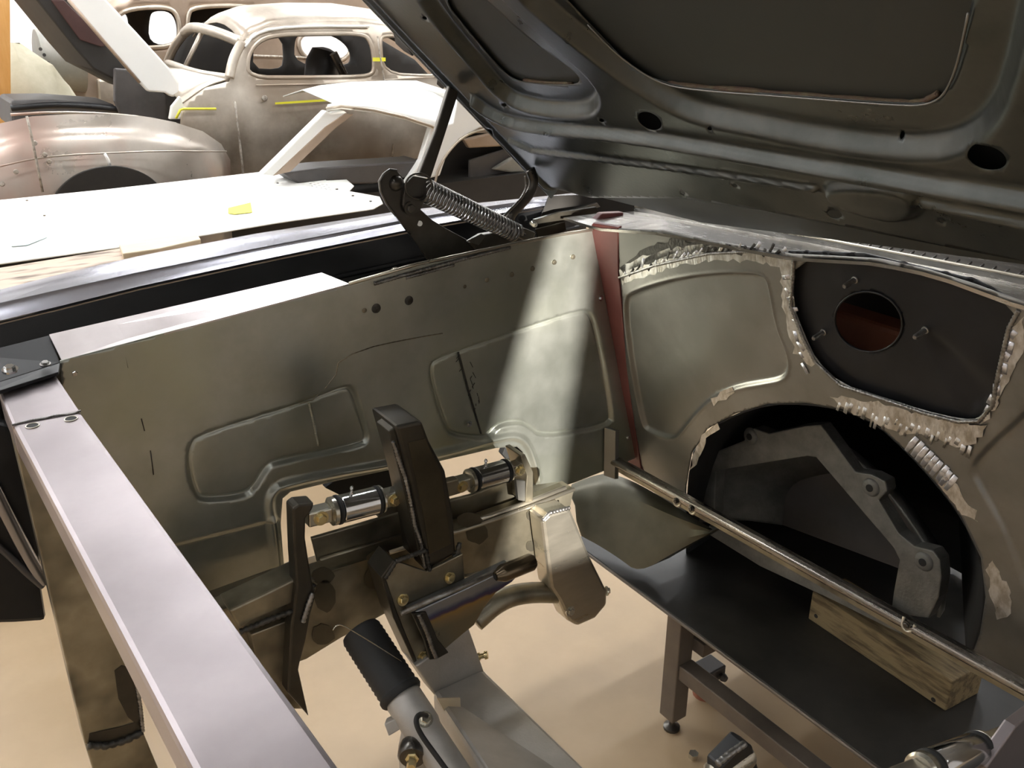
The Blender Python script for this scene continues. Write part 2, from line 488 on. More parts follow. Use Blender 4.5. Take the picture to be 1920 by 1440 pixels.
wbox('shell_side', -0.05, 0.25, -0.08, 0.08, -0.08, -0.075, 'black'); wbox('shell_side', -0.05, 0.25, -0.08, 0.08, 0.075, 0.08, 'black')
wbox('shell_back', -0.055, -0.05, -0.08, 0.08, -0.08, 0.08, 'black')
def slit(px, py):          # where the sight line lamp -> panel point crosses the front of the housing
    d = onY(px, py, 1.6) - WL; d = d * (0.25 / d.dot(wd_ax)); return (d.dot(wd_s), d.dot(wd_u))
cTL, cTR, cBR, cBL = slit(1043, 425), slit(1116, 425), slit(1050, 900), slit(905, 900)
def wpoly(name, L, a): return prism(name, [wlp(a, x_, y_) for x_, y_ in L], wd_ax * 0.002, 'black', wl)
def ext(p, q, k): return (p[0] + (p[0] - q[0]) * k, p[1] + (p[1] - q[1]) * k)
eTL, eBL, eTR, eBR = ext(cTL, cBL, 1.2), ext(cBL, cTL, 1.2), ext(cTR, cBR, 1.2), ext(cBR, cTR, 1.2)
SG = 1 if cTR[0] > cTL[0] else -1
wpoly('stripe_mask', [eTL, eBL, (eBL[0] - SG * .12, eBL[1]), (eTL[0] - SG * .12, eTL[1])], 0.25)  # added blades of the unseen lamp, cut to shape its light into the stripe
wpoly('stripe_mask', [eTR, eBR, (eBR[0] + SG * .12, eBR[1]), (eTR[0] + SG * .12, eTR[1])], 0.25)
zt, zb = max(cTL[1], cTR[1]) + .004, min(cBL[1], cBR[1]) - .012
wpoly('stripe_mask', [(-.14, zt), (.14, zt), (.14, zt + .12), (-.14, zt + .12)], 0.254)
wpoly('stripe_mask', [(-.14, zb), (.14, zb), (.14, zb - .12), (-.14, zb - .12)], 0.254)
cyl('stand', (WL.x, WL.y, 0.02), (WL.x, WL.y, WL.z - 0.08), 0.014, 'darkgrey', wl)
for k in range(3):
    an = 2.1 * k + 0.4
    tube('stand_leg', [Vector((WL.x, WL.y, 0.3)), Vector((WL.x + 0.35 * math.cos(an), WL.y + 0.35 * math.sin(an), 0.01))], 0.01, 'darkgrey', wl, 8)
pld = bpy.data.lights.new('added_stripe_bulb', 'POINT'); pld.energy = 1500; pld.shadow_soft_size = 0.0035; pld.color = (1, 0.95, 0.86)
plo = bpy.data.objects.new('bulb', pld); COL.objects.link(plo); plo.parent = wl; plo.location = WL - wl.location

# ================================================================== INNER FENDER PANEL
AP = Plane((0, 1.6, 0), (1, 0, 0), (0, -1, 0))
def ap(x, y, off=0.0): return AP.px(x, y) + AP.n * off
apron_out = [(112, 676), (655, 533), (780, 497), (955, 459), (1050, 440), (1114, 430), (1120, 458), (1142, 595), (1171, 712), (1188, 822), (1192, 858),
             (1140, 880), (1078, 905), (1002, 930), (990, 880), (981, 848), (970, 838), (930, 840), (820, 865), (740, 879), (634, 901), (545, 922), (530, 935), (527, 982), (537, 1090),
             (430, 1140), (300, 1200), (160, 1230)]
beadA = chaikin2(uvs(AP, [(354, 870), (357, 840), (372, 817), (582, 752), (645, 726), (663, 729), (681, 787), (691, 822), (680, 835), (520, 867), (500, 878), (482, 912), (462, 931), (383, 939), (366, 927)]), 2)
beadB = chaikin2(uvs(AP, [(809, 690), (821, 674), (950, 629), (1095, 580), (1113, 592), (1130, 671), (1147, 770), (1146, 799), (1019, 822), (993, 799), (975, 792), (938, 797), (920, 818), (905, 823), (850, 817), (838, 805), (815, 730)]), 2)
ridC = chaikin2(uvs(AP, [(511, 974), (505, 942), (511, 921), (530, 908), (634, 886), (740, 868), (850, 845), (930, 822), (965, 816), (988, 829), (1003, 868), (1010, 900)]), 2, False)
ridD = uvs(AP, [(511, 974), (518, 1030), (522, 1085)])
foldL = uvs(AP, [(160, 1060), (340, 1012), (520, 972)])
def apfn(P):
    a = np.array(foldL[0]); b = np.array(foldL[-1]); d = (b - a) / np.hypot(*(b - a))
    s = (P[:, 0] - a[0]) * d[1] - (P[:, 1] - a[1]) * d[0]     # positive below
    u = P[:, 0]
    m = sst((foldL[-1][0] + 0.01 - u) / 0.01)
    warp = 0.0025 * np.sin(u * 9) * np.sin(P[:, 1] * 11)
    return -0.010 * sst(s / 0.012) * m + warp
apr = thing('inner_fender_panel', 'bare olive-grey steel inner fender panel with stamped recesses, behind the suspension', 'car panel', (0.75, 1.6, 0.55))
sheet('panel', AP, uvs(AP, apron_out), 'apronsteel', apr, feats=[('recess', beadA, 0.008, 0.009), ('recess', beadB, 0.008, 0.009), ('ridge', beadA, 0.007, -0.006, True), ('ridge', beadB, 0.007, -0.006, True), ('ridge', ridC, 0.014, 0.010), ('ridge', ridD, 0.014, 0.008)], h=0.006, fn=apfn)
# folded top flange, bright
fl = [ap(92, 627), ap(116, 676), ap(655, 533), ap(600, 512)]
A0 = ap(116, 676); A1 = ap(655, 532)
B0 = onY(92, 627, 1.685); B1 = onY(603, 511, 1.685)
hexa('top_flange', [A0, A1, B1, B0], [p - Vector((0, 0, 0.003)) for p in (A0, A1, B1, B0)], 'flangesteel', apr)
tube('rolled_edge', [ap(655, 532), ap(780, 496), ap(955, 459), ap(1050, 440), ap(1113, 430)], 0.004, 'brightsteel', apr, 8)
weldbead('weld_seam', [ap(700, 531, .004), ap(780, 508, .004), ap(870, 484, .004), ap(955, 463, .004)], 0.0045, 'weld', apr)
weldbead('weld_seam', [ap(760, 520, .003), ap(850, 496, .003)], 0.004, 'weld', apr)
cr = [(560, 757), (586, 750), (612, 725), (630, 702), (634, 680), (660, 664), (700, 650), (740, 641), (800, 630), (830, 625)]
weldbead('weld_seam', [ap(x, y, .0) for x, y in cr], 0.0014, 'railsteel', apr, step=.004)
weldbead('weld_seam', [ap(582, 757, -.006), ap(590, 790, -.006), ap(600, 838, -.006)], 0.0035, 'apronsteel', apr)
weldbead('weld_seam', [ap(862, 662, -.006), ap(880, 730, -.006), ap(905, 815, -.007)], 0.0025, 'darkweld', apr)
for k in range(16):
    x_ = 858 + k * 1.6 + random.uniform(0, 26); y_ = 668 + k * 6.5
    tube('scratch_mark', [ap(x_, y_, -.0082), ap(x_ + random.uniform(-6, 8), y_ + random.uniform(3, 12), -.0082)], 0.0008, 'darkweld', apr, 5)
for (x, y, r) in [(705, 578, .0115), (766, 563, .0115)]:
    dimple('plug', ap(x, y), AP.n, r, 'darkweld', apr)
for (x, y) in [(683, 582), (823, 549), (871, 537), (913, 525), (960, 515), (999, 504), (1040, 492), (1075, 482)]:
    dimple('spot_weld', ap(x, y), AP.n, 0.0062, 'railsteel', apr)
for (x, y) in [(140, 700), (1127, 559), (1177, 820), (880, 795)]:
    bolt('screw', ap(x, y), AP.n, 0.005, 'chrome', apr)
for (a, b) in [((232, 655), (240, 690)), ((265, 785), (271, 808)), ((282, 845), (288, 890))]:
    tube('scratch_mark', [ap(*a), ap(*b)], 0.001, 'darkweld', apr, 5)
# side lap at the firewall end with a short upright angle
hexa('corner_angle', [ap(1131, 800, .004), ap(1140, 800, .03), ap(1139, 890, .03), ap(1130, 890, .004)], [ap(1138, 800, .004), ap(1147, 799, .03), ap(1146, 889, .03), ap(1137, 890, .004)], 'firesteel', apr, 0.001)

# ================================================================== FIREWALL
Ptop = ap(1112, 432); Pbot = ap(1190, 850)
dirv = (Ptop - Pbot).normalized()
FN = Vector((0, 1, 0)).cross(dirv)
if FN.x > 0: FN = -FN
FWP = Plane(Ptop, (0, -1, 0), FN)
def fwp(x, y, off=0.0): return FWP.px(x, y) + FWP.n * off
fwall = thing('firewall', 'bare steel firewall with ground weld seams and a large arched opening', 'car panel', (1.5, 0.9, 0.4))
arch = [(1285, 1010), (1287, 910), (1297, 850), (1325, 805), (1380, 775), (1440, 757), (1510, 756), (1580, 767), (1645, 795), (1700, 845), (1755, 905), (1805, 970), (1840, 1045), (1848, 1120), (1836, 1190), (1815, 1245)]
blackhole = [(1491, 484), (1486, 573), (1510, 633), (1531, 676), (1578, 719), (1655, 744), (1732, 770), (1800, 787), (1834, 787), (1858, 761), (1869, 702), (1890, 612), (1907, 580), (1826, 541), (1698, 507), (1612, 489)]
fw_out = [(1156, 428), (1241, 432), (1330, 450), (1484, 476), (1647, 486), (1740, 505), (1826, 531), (1911, 562), (2040, 620), (2260, 720), (2330, 1500), (1960, 1340)] + arch[::-1] + [(1235, 940), (1200, 868), (1190, 800), (1175, 680), (1165, 560), (1160, 510)]
panL = chaikin2(uvs(FWP, [(1178, 550), (1250, 526), (1330, 513), (1415, 512), (1436, 522), (1441, 550), (1452, 615), (1474, 665), (1477, 695), (1465, 713), (1430, 719), (1380, 727), (1332, 748), (1297, 782), (1272, 817), (1257, 824), (1213, 808), (1204, 795), (1190, 720), (1172, 610), (1170, 565)]), 2)
panR = chaikin2(uvs(FWP, [(1815, 880), (1850, 840), (1895, 800), (1960, 740), (2080, 760), (2200, 820), (2220, 1050), (1990, 1170), (1925, 1120), (1890, 1010), (1845, 930)]), 2)
cpad = uvs(FWP, [(1470, 500), (1468, 560), (1490, 640), (1520, 690)])
def fwfn(P):
    return 0.002 * np.sin(P[:, 0] * 14 + 1) * np.sin(P[:, 1] * 12)
sheet('panel', FWP, uvs(FWP, fw_out), 'firesteel', fwall, holes=[chaikin2(uvs(FWP, blackhole), 1)], feats=[('recess', panL, 0.009, 0.010), ('recess', panR, 0.009, 0.010), ('ridge', panL, 0.008, 0.004, True)], h=0.007, fn=fwfn)
red = [(1100, 434), (1112, 418), (1160, 426), (1160, 510), (1165, 560), (1175, 680), (1190, 800), (1204, 885), (1180, 885), (1168, 820), (1140, 650), (1118, 520)]
lab(prism('edge_flange', [fwp(x, y, .002) for x, y in red], FWP.n * -0.012, 'redoxide', fwall, 0.002), 'red oxide painted edge strip of the firewall')
# black plate behind the cut-out
BP = Plane(FWP.o - FWP.n * 0.012, FWP.u, FWP.n)
bp_out = [(1478, 470), (1470, 580), (1500, 650), (1570, 735), (1660, 765), (1800, 805), (1850, 800), (1880, 760), (1925, 575), (1830, 525), (1620, 475)]
starv = [BP.puv(1736, 618)]
def bpfn(P):
    c = np.array(BP.puv(1736, 618)); e = np.array(BP.puv(1850, 755)); d = e - c; L = np.hypot(*d); d = d / L
    q = P - c; t = (q @ d) / L; s = np.abs(q[:, 0] * d[1] - q[:, 1] * d[0])
    wd = 0.012 + 0.05 * np.clip(t, 0, 1)
    return -0.008 * sst(1 - s / wd) * ((t > 0) & (t < 1)) * np.clip(t * 3, 0, 1)
hole = ell(BP, 1629, 603, 64, 56, 32, 0.25)
plate = sheet('brake_booster_plate', BP, uvs(BP, bp_out), 'satinblack', fwall, holes=[hole], h=0.008, fn=bpfn, solid=0.003)
lab(plate, 'black painted plate with a round hole and three studs')
for (x, y) in [(1604, 524), (1545, 622), (1736, 618)]:
    p = BP.px(x, y); lathe('stud', p, p + BP.n * 0.03, [(0, .0065), (.1, .0065), (.12, .0048), (.9, .0048), (1, .0035)], 'weld', plate, 12)
tor = [BP.pt(a, b, 0.001) for a, b in hole]
tube('hole_rim', tor, 0.002, 'satinblack', plate, 6, True)
# ground / welded edges round the cut-outs
def patch(name, pts, m='ground', off=0.0016, parent=fwall, seedv=0):
    """thin raised smear of ground metal with a ragged outline"""
    rnd = random.Random(seedv + len(pts)); out = []
    n = len(pts)
    for i in range(n):
        a = Vector((*pts[i], 0)); b = Vector((*pts[(i + 1) % n], 0)); k = max(1, int((b - a).length / 9))
        for j in range(k):
            q = a.lerp(b, j / k); out.append((q.x + rnd.uniform(-4, 4), q.y + rnd.uniform(-4, 4)))
    return prism(name, [fwp(x, y, off) for x, y in out], FWP.n * -0.0012, m, parent)
patch('ground_patch', [(1162, 505), (1200, 480), (1280, 462), (1370, 458), (1440, 470), (1488, 482), (1484, 500), (1430, 492), (1340, 486), (1260, 500), (1165, 532)], seedv=1)
patch('ground_patch', [(1462, 500), (1490, 490), (1484, 560), (1500, 620), (1530, 680), (1520, 690), (1490, 660), (1474, 600)], seedv=2)
patch('ground_patch', [(1560, 742), (1620, 745), (1700, 770), (1790, 790), (1850, 800), (1830, 830), (1790, 840), (1750, 815), (1690, 815), (1640, 790), (1585, 766)], seedv=3)
patch('ground_patch', [(1875, 700), (1895, 615), (1918, 590), (1922, 640), (1905, 690), (1880, 740), (1850, 790), (1835, 795), (1862, 760)], seedv=4)
patch('ground_patch', [(1850, 1040), (1870, 1060), (1895, 1110), (1900, 1150), (1870, 1160), (1856, 1110)], seedv=5)
patch('ground_patch', [(1760, 905), (1790, 900), (1830, 960), (1840, 1010), (1826, 1000), (1800, 960)], seedv=6)
patch('ground_patch', [(1296, 880), (1302, 845), (1325, 808), (1345, 795), (1350, 803), (1320, 830), (1306, 870)], seedv=7)
weldbead('weld_seam', [fwp(x, y, .002) for x, y in [(1162, 520), (1230, 497), (1330, 475), (1420, 470), (1488, 484)]], 0.0035, 'weld', fwall)
weldbead('weld_seam', [fwp(x, y, .002) for x, y in [(1490, 486), (1484, 573), (1508, 635), (1530, 678), (1578, 722), (1655, 747), (1732, 773), (1800, 790), (1836, 789), (1862, 760), (1873, 702), (1893, 614), (1912, 580)]], 0.004, 'weld', fwall)
for i in range(9):       # stacked pale grinder passes beside the arch
    x = 1702 + i * 9 + random.uniform(-2, 2); y = 830 + i * 9
    a = fwp(x, y + 15, .0015); b = fwp(x + 20, y - 10, .0015)
    tube('grinder_mark', [a, a.lerp(b, .5), b], [0.004, 0.006, 0.0045], 'palegrind', fwall, 8, flat=(FWP.n, 0.12))
for i in range(22):
    x = 1572 + i * 11.5 + random.uniform(-3, 3); y = 752 + i * 3.8 + random.uniform(-4, 6)
    tube('grinder_mark', [fwp(x, y + random.uniform(10, 26), .0015), fwp(x + 6, y, .0015)], random.uniform(.002, .0045), 'ground', fwall, 8, flat=(FWP.n, 0.12))
SX, SYY = [1162, 1230, 1330, 1420, 1488], [522, 498, 477, 472, 485]
for i in range(26):
    x = 1168 + i * 12; y = float(np.interp(x, SX, SYY)) - random.uniform(-6, 8)
    tube('grinder_mark', [fwp(x, y, .0018), fwp(x + random.uniform(4, 12), y - random.uniform(6, 16), .0018)], random.uniform(.002, .004), random.choice(['ground', 'darkweld', 'palegrind']), fwall, 8, flat=(FWP.n, 0.12))
patch('scraped_paint', [(1165, 500), (1200, 472), (1260, 448), (1330, 456), (1420, 466), (1400, 476), (1320, 472), (1240, 486), (1170, 512)], 'darkweld', seedv=12)
for i in range(9):
    x = 1468 + i * 4.5; y = 520 + i * 20
    tube('grinder_mark', [fwp(x, y, .0018), fwp(x + random.uniform(6, 16), y + random.uniform(-6, 22), .0018)], random.uniform(.0025, .005), 'palegrind', fwall, 8, flat=(FWP.n, 0.12))
for i in range(8):
    x = 1905 - i * 7; y = 620 + i * 20
    tube('grinder_mark', [fwp(x, y, .0018), fwp(x - random.uniform(-4, 10), y + random.uniform(10, 26), .0018)], random.uniform(.003, .006), 'palegrind', fwall, 8, flat=(FWP.n, 0.12))
patch('bare_spot', [(1335, 745), (1372, 728), (1378, 738), (1342, 758)], 'ground', seedv=9)
patch('bare_spot', [(1255, 955), (1262, 955), (1275, 965), (1268, 968)], 'ground', seedv=9)
# tunnel behind the arch
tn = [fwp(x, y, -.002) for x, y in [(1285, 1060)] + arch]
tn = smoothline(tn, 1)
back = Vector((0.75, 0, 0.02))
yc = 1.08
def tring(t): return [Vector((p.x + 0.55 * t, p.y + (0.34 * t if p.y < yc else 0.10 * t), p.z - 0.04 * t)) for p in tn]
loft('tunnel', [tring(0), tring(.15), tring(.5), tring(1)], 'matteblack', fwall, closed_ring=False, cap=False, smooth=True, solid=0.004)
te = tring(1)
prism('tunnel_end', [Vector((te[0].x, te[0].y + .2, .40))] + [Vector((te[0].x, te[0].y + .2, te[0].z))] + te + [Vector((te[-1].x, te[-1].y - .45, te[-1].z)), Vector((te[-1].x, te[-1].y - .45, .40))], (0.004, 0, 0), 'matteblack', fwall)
# footwell behind the round hole: dark wall and red-brown brace
c0 = BP.px(1629, 603)
lab(box('dash_brace', (c0.x + 0.13, c0.y - 0.35, c0.z - 0.22), (c0.x + 0.2, c0.y + 0.3, c0.z - 0.05), 'redbrown', fwall, 0.01), 'red-brown brace seen through the round hole')
box('dash_wall', (c0.x + 0.3, c0.y - 0.5, c0.z - 0.2), (c0.x + 0.31, c0.y + 0.5, c0.z + 0.15), 'matteblack', fwall)

# ================================================================== COWL
cow = thing('cowl_panel', 'bare steel cowl top running along the firewall under the open hood', 'car panel', (1.55, 0.9, 1.2))
# rows of the pressed profile, each traced at the depth where it stands
C_L0 = [onX(x, y, 1.60) for x, y in [(1120, 366), (1164, 368), (1527, 418), (1920, 488), (2250, 560)]]
C_L1 = [onX(x, y, 1.57) for x, y in [(1120, 374), (1164, 377), (1527, 433), (1920, 505), (2250, 580)]]
C_L2 = [onX(x, y, 1.545) for x, y in [(1120, 380), (1200, 388), (1527, 445), (1920, 519), (2250, 597)]]
C_L3 = [onX(x, y, 1.47) for x, y in [(1122, 392), (1249, 413), (1484, 457), (1911, 547), (2250, 632)]]
C_L4 = [fwp(x, y, .006) for x, y in [(1126, 426), (1241, 434), (1484, 480), (1650, 489), (1760, 512), (1911, 567), (2250, 660)]]
YS = [1.70 - 1.41 * k / 30 for k in range(31)]
def resamp(row):
    r = sorted(row, key=lambda p: p.y); ys = [p.y for p in r]
    if ys[0] > 0.28: r.insert(0, r[0] + (r[0] - r[1]) * ((ys[0] - 0.28) / max(1e-6, r[1].y - r[0].y))); ys = [p.y for p in r]
    return [Vector((float(np.interp(y, ys, [p.x for p in r])), y, float(np.interp(y, ys, [p.z for p in r])))) for y in YS]
C_L0, C_L1, C_L2, C_L3, C_L4 = [resamp(r) for r in (C_L0, C_L1, C_L2, C_L3, C_L4)]
C_L2b = [p + Vector((-.004, 0, -.012)) for p in C_L2]
C_L3b = [p + Vector((0.012, 0, -0.004)) for p in C_L3]
C_L5 = [p - Vector((0, 0, 0.006)) for p in C_L4]
C_La = [p + Vector((.02, 0, -.004)) for p in C_L0]; C_Lb = [p + Vector((.10, 0, .10)) for p in C_L0]; C_Lc = [p + Vector((.16, 0, .22)) for p in C_L0]
loft('cowl_top', [C_L0, C_L1, C_L2, C_L2b, C_L3b, C_L3, C_L4, C_L5], 'cowlsteel', cow, closed_ring=False, cap=False, smooth=False, solid=0.002)
loft('cowl_rear', [C_Lc, C_Lb, C_La, C_L0], 'darkgrey', cow, closed_ring=False, cap=False, smooth=False, solid=0.002)
tube('cowl_lip', C_L2, 0.003, 'brightsteel', cow, 6)
for i in range(46):
    t = (i + 0.5) / 46
    j = 3 + int(t * 22); a = C_L1[j].lerp(C_L1[j + 1], (t * 22) % 1); b = C_L2[j].lerp(C_L2[j + 1], (t * 22) % 1)
    tube('spot_weld', [a.lerp(b, .35) + Vector((0, 0, .001)), b + Vector((0, 0, .001))], 0.0012, 'weld', cow, 5)
prism('corner_shield', [onY(x, y, 1.76) for x, y in [(1030, 368), (1250, 358), (1250, 400), (1120, 402), (1010, 418)]], (0, .004, 0), 'inside', cow)
# torn corner at the far end of the cowl, beside the hinge
tl = [(1003, 412), (1050, 398), (1118, 388), (1124, 398), (1060, 415), (1010, 432)]
prism('torn_corner', [onY(x, y, 1.72) for x, y in tl], (0, 0.01, 0), 'scorched', cow, 0.001)
prism('torn_corner', [onY(x, y, 1.75) for x, y in [(1040, 405), (1120, 380), (1126, 388), (1090, 398)]], (0, 0.012, 0), 'firesteel', cow, 0.001)
prism('torn_corner', [onY(x, y, 1.70) for x, y in [(1005, 430), (1060, 416), (1062, 432), (1010, 452)]], (0, 0.006, 0), 'scorched', cow, 0.001)
lab(prism('corner_flange', [onY(x, y, 1.64) for x, y in [(1112, 420), (1130, 400), (1170, 398), (1165, 432), (1118, 436)]], (0, 0.02, 0), 'redoxide', cow, 0.003), 'red oxide corner of the cowl')

# ================================================================== FENDER BEYOND THE PANEL
fen = thing('front_fender', 'polished bare steel front fender edge with a black inner face', 'fender', (0.6, 1.85, 0.4))
fi = [(-160, 640), (0, 601), (120, 572), (260, 537), (480, 489), (760, 432), (820, 420), (960, 396), (1085, 374)]
fc = [(-160, 612), (0, 573), (120, 546), (260, 515), (480, 470), (760, 416), (820, 405), (960, 384), (1085, 368)]
fo_ = [(-160, 580), (0, 543), (120, 512), (260, 480), (480, 438), (760, 394), (820, 388), (960, 374), (1085, 362)]
F0 = [onY(x, y, 1.77) for x, y in fi]; F1 = [onY(x, y, 1.82) for x, y in fc]; F2 = [onY(x, y, 1.93) for x, y in fo_]
F0d = [p + Vector((0, 0.004, -0.012)) for p in F0]
Fm = [a.lerp(b, .5) + Vector((0, 0, .006)) for a, b in zip(F1, F2)]
F3 = [p + Vector((0, 0.05, -0.05)) for p in F2]; F4 = [p + Vector((0, 0.09, -0.2)) for p in F2]; F5 = [Vector((p.x, p.y + 0.09, 0.92)) for p in F2]
F1a = [p + Vector((0, -.006, -.001)) for p in F1]; F1b = [p + Vector((0, 0, .005)) for p in F1]; F1c = [p + Vector((0, .009, .001)) for p in F1]
loft('fender_skin', [F0d, F0, F1a, F1b, F1c, Fm, F2, F3, F4, F5], 'fendersteel', fen, closed_ring=False, cap=False, smooth=True, solid=0.0015)
G1 = [p + Vector((0, 0.001, -0.008)) for p in F0]; G2 = [p + Vector((0, 0.03, -0.16)) for p in F0]; G3 = [Vector((p.x, p.y + 0.05, 0.90)) for p in F0]
loft('inner_face', [G1, G2, G3], 'black', fen, closed_ring=False, cap=False, smooth=True, solid=0.002)
tube('inner_rib', [p + Vector((0, -0.004, -0.07)) for p in F0[1:]], 0.006, 'black', fen, 6)
tube('inner_rib', [p + Vector((0, 0.0, -0.1)) for p in F0[3:]], 0.004, 'darkgrey', fen, 6)
# black gutter floor between apron flange and fender
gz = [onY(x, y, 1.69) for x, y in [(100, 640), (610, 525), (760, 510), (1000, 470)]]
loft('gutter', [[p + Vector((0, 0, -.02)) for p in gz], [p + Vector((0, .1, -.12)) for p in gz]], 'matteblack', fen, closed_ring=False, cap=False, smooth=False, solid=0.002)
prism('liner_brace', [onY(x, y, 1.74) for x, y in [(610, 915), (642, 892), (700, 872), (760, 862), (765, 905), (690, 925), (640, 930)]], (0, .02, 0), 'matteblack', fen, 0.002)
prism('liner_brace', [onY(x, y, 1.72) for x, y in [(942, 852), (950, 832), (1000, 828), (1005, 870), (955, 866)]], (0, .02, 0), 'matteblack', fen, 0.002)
# black front bracket carrying the fender at the radiator support
brk = [onZ(x, y, 1.215) for x, y in [(-60, 700), (-60, 640), (95, 640), (112, 690), (100, 697), (60, 700)]]
bk = thing('fender_bracket', 'black steel bracket bolted over the end of the radiator support', 'bracket', (0.05, 1.6, 1.2))
P0, P1, P2, P3 = onY(-60, 655, 1.66), onY(93, 628, 1.69), onY(113, 680, 1.6), onY(-60, 735, 1.53)
P1.z = P0.z = max(P0.z, P1.z) - 0.01
hexa('plate', [P0, P1, P2, P3], [p - Vector((0, 0, .006)) for p in (P0, P1, P2, P3)], 'bracketblack', bk, 0.002)
Q2, Q3 = onY(104, 686, 1.575), onY(-60, 728, 1.525)
hexa('lip', [P2, P3, Q3 + Vector((0, -.02, -.012)), Q2 + Vector((0, -.02, -.004))], [p + Vector((0, .0, -.006)) for p in (P2, P3, Q3 + Vector((0, -.02, -.012)), Q2 + Vector((0, -.02, -.004)))], 'satinblack', bk, 0.001)
bolt('bolt', onY(20, 698, 1.54) + Vector((0, 0, .004)), (0, -0.15, 1), 0.0085, 'chrome', bk)
bolt('clip', onY(85, 683, 1.58), (0, -0.15, 1), 0.006, 'weld', bk)
# headlamp bucket shapes, dark, below the bracket
hb = thing('lamp_bucket', 'black headlamp bucket hanging behind the support post', 'car part', (-0.05, 1.72, 0.45))
prism('shell', [onY(x, y, 1.66) for x, y in [(-140, 760), (20, 800), (55, 900), (75, 1010), (78, 1100), (88, 1166), (30, 1170), (-140, 1175)]], (0, 0.1, 0), 'satinblack', hb, 0.01)
tube('curved_brace', smoothline([onY(x, y, 1.645) for x, y in [(-20, 900), (15, 970), (40, 1020), (62, 1060), (85, 1095)]], 2), 0.012, 'fendersteel', hb, 8, flat=(Vector((0, 1, 0)), 0.5))
tube('curved_brace', smoothline([onY(x, y, 1.645) for x, y in [(-20, 1010), (20, 1045), (50, 1075), (80, 1100)]], 2), 0.006, 'darkgrey', hb, 8)
#MARK_FRONT
# ================================================================== RADIATOR SUPPORT
rs = thing('radiator_support', 'bare steel square-tube radiator support beam crossing the near foreground', 'beam', (0.13, 0.8, 0.2))
BZ = 1.21
tl_, tr_ = onZ(4, 752, BZ), onZ(98, 694, BZ)
ml_, mr_ = onZ(22, 796, BZ), onZ(152, 772, BZ)
bl_, br_ = onZ(357, 1440, BZ), onZ(640, 1440, BZ)
ext = 0.18
bl2 = bl_ + (bl_ - ml_).normalized() * ext; br2 = br_ + (br_ - mr_).normalized() * ext
dn = Vector((0, 0, -0.055))
hexa('top_beam', [ml_, mr_, br2, bl2], [p + dn for p in (ml_, mr_, br2, bl2)], 'beamsteel', rs, 0.007)
tl2 = tl_ + Vector((0, 0.05, 0.0)); tr2 = tr_ + Vector((0, 0.05, 0))
gap = (ml_ - tl_).normalized() * 0.001
hexa('beam_end', [tl2, tr2, mr_ - gap, ml_ - gap], [p + dn for p in (tl2, tr2, mr_ - gap, ml_ - gap)], 'beamsteel', rs, 0.005)
weldbead('weld_seam', [ml_.lerp(mr_, k / 10) + Vector((0, random.uniform(-.003, .003), 0.0005)) for k in range(11)], 0.002, 'weld', rs)
for (x, y) in [(61, 799), (133, 786)]:
    c = onZ(x, y, BZ)
    lathe('bolt_hole', c + Vector((0, 0, -.004)), c + Vector((0, 0, .0008)), [(0, .0085), (1, .0085)], 'matteblack', rs, 18)
    tube('hole_rim', [c + Vector((.009 * math.cos(a), .009 * math.sin(a), .0008)) for a in [2 * math.pi * k / 18 for k in range(18)]], 0.0009, 'brightsteel', rs, 6, True)
# tapering side post and lower rail
PY = 1.47
post = [(20, 800), (160, 1397), (268, 1372), (262, 1300), (238, 1230), (150, 1035), (120, 800)]
prism('side_post', [onY(x, y, PY) for x, y in post], (0, 0.05, 0), 'railsteel', rs, 0.003)
prism('lower_rail', [onY(x, y, PY + .012) for x, y in [(160, 1397), (268, 1372), (330, 1520), (210, 1560)]], (0, 0.05, 0), 'railsteel', rs, 0.003)
weldbead('weld_seam', [onY(x, y, PY - .003) for x, y in [(165, 1398), (200, 1398), (235, 1388), (268, 1372)]], 0.008, 'darkweld', rs)
prism('scorch_patch', [onY(x, y, PY - .0015) for x, y in [(215, 1258), (228, 1248), (246, 1252), (262, 1300), (266, 1366), (240, 1345), (222, 1310)]], (0, 0.001, 0), 'scorched', rs)
weldbead('weld_seam', [onY(x, y, PY - .004) for x, y in [(248, 1255), (258, 1290), (264, 1330), (268, 1372)]], 0.004, 'weld', rs)
prism('scorch_patch', [onY(x, y, PY - .0015) for x, y in [(168, 1376), (230, 1362), (262, 1352), (268, 1374), (230, 1392), (164, 1404)]], (0, 0.001, 0), 'scorched', rs)
# cross piece behind the beam toward the rail
prism('rear_brace', [onY(x, y, 1.50) for x, y in [(255, 1290), (300, 1180), (420, 1150), (480, 1200), (290, 1345)]], (0, 0.03, 0), 'railsteel', rs, 0.003)

# ================================================================== FRAME RAIL AND SUSPENSION
def yp(L, Y): return [onY(x, y, Y) for x, y in L]
RY = 1.40
rail = thing('frame_rail', 'boxed steel frame rail with heat-tinted welds below the inner fender', 'car frame', (0.8, 1.45, 0.5))
top = [(400, 1150), (560, 1090), (730, 1036), (905, 982), (1000, 948), (1077, 917)]
botm = [(1068, 956), (1012, 1040), (960, 1062), (870, 1080), (760, 1130), (640, 1196), (575, 1236), (430, 1290)]
prism('front_face', yp(top + botm, RY), (0, 0.012, 0), 'railsteel', rail, 0.002)
T = yp(top, RY)
hexa('top_plate', T[1:], [p + Vector((0, 0.11, 0.004)) for p in T[1:]], 'railsteel', rail) if False else None
loft('top_plate', [T, [p + Vector((0, 0.045, 0.0)) for p in T], [p + Vector((0, 0.055, -0.006)) for p in T], [p + Vector((0, 0.17, -0.07)) for p in T]], 'railsteel', rail, closed_ring=False, cap=False, smooth=False, solid=0.004)
tube('edge_roll', T[2:], 0.0045, 'brightsteel', rail, 8)
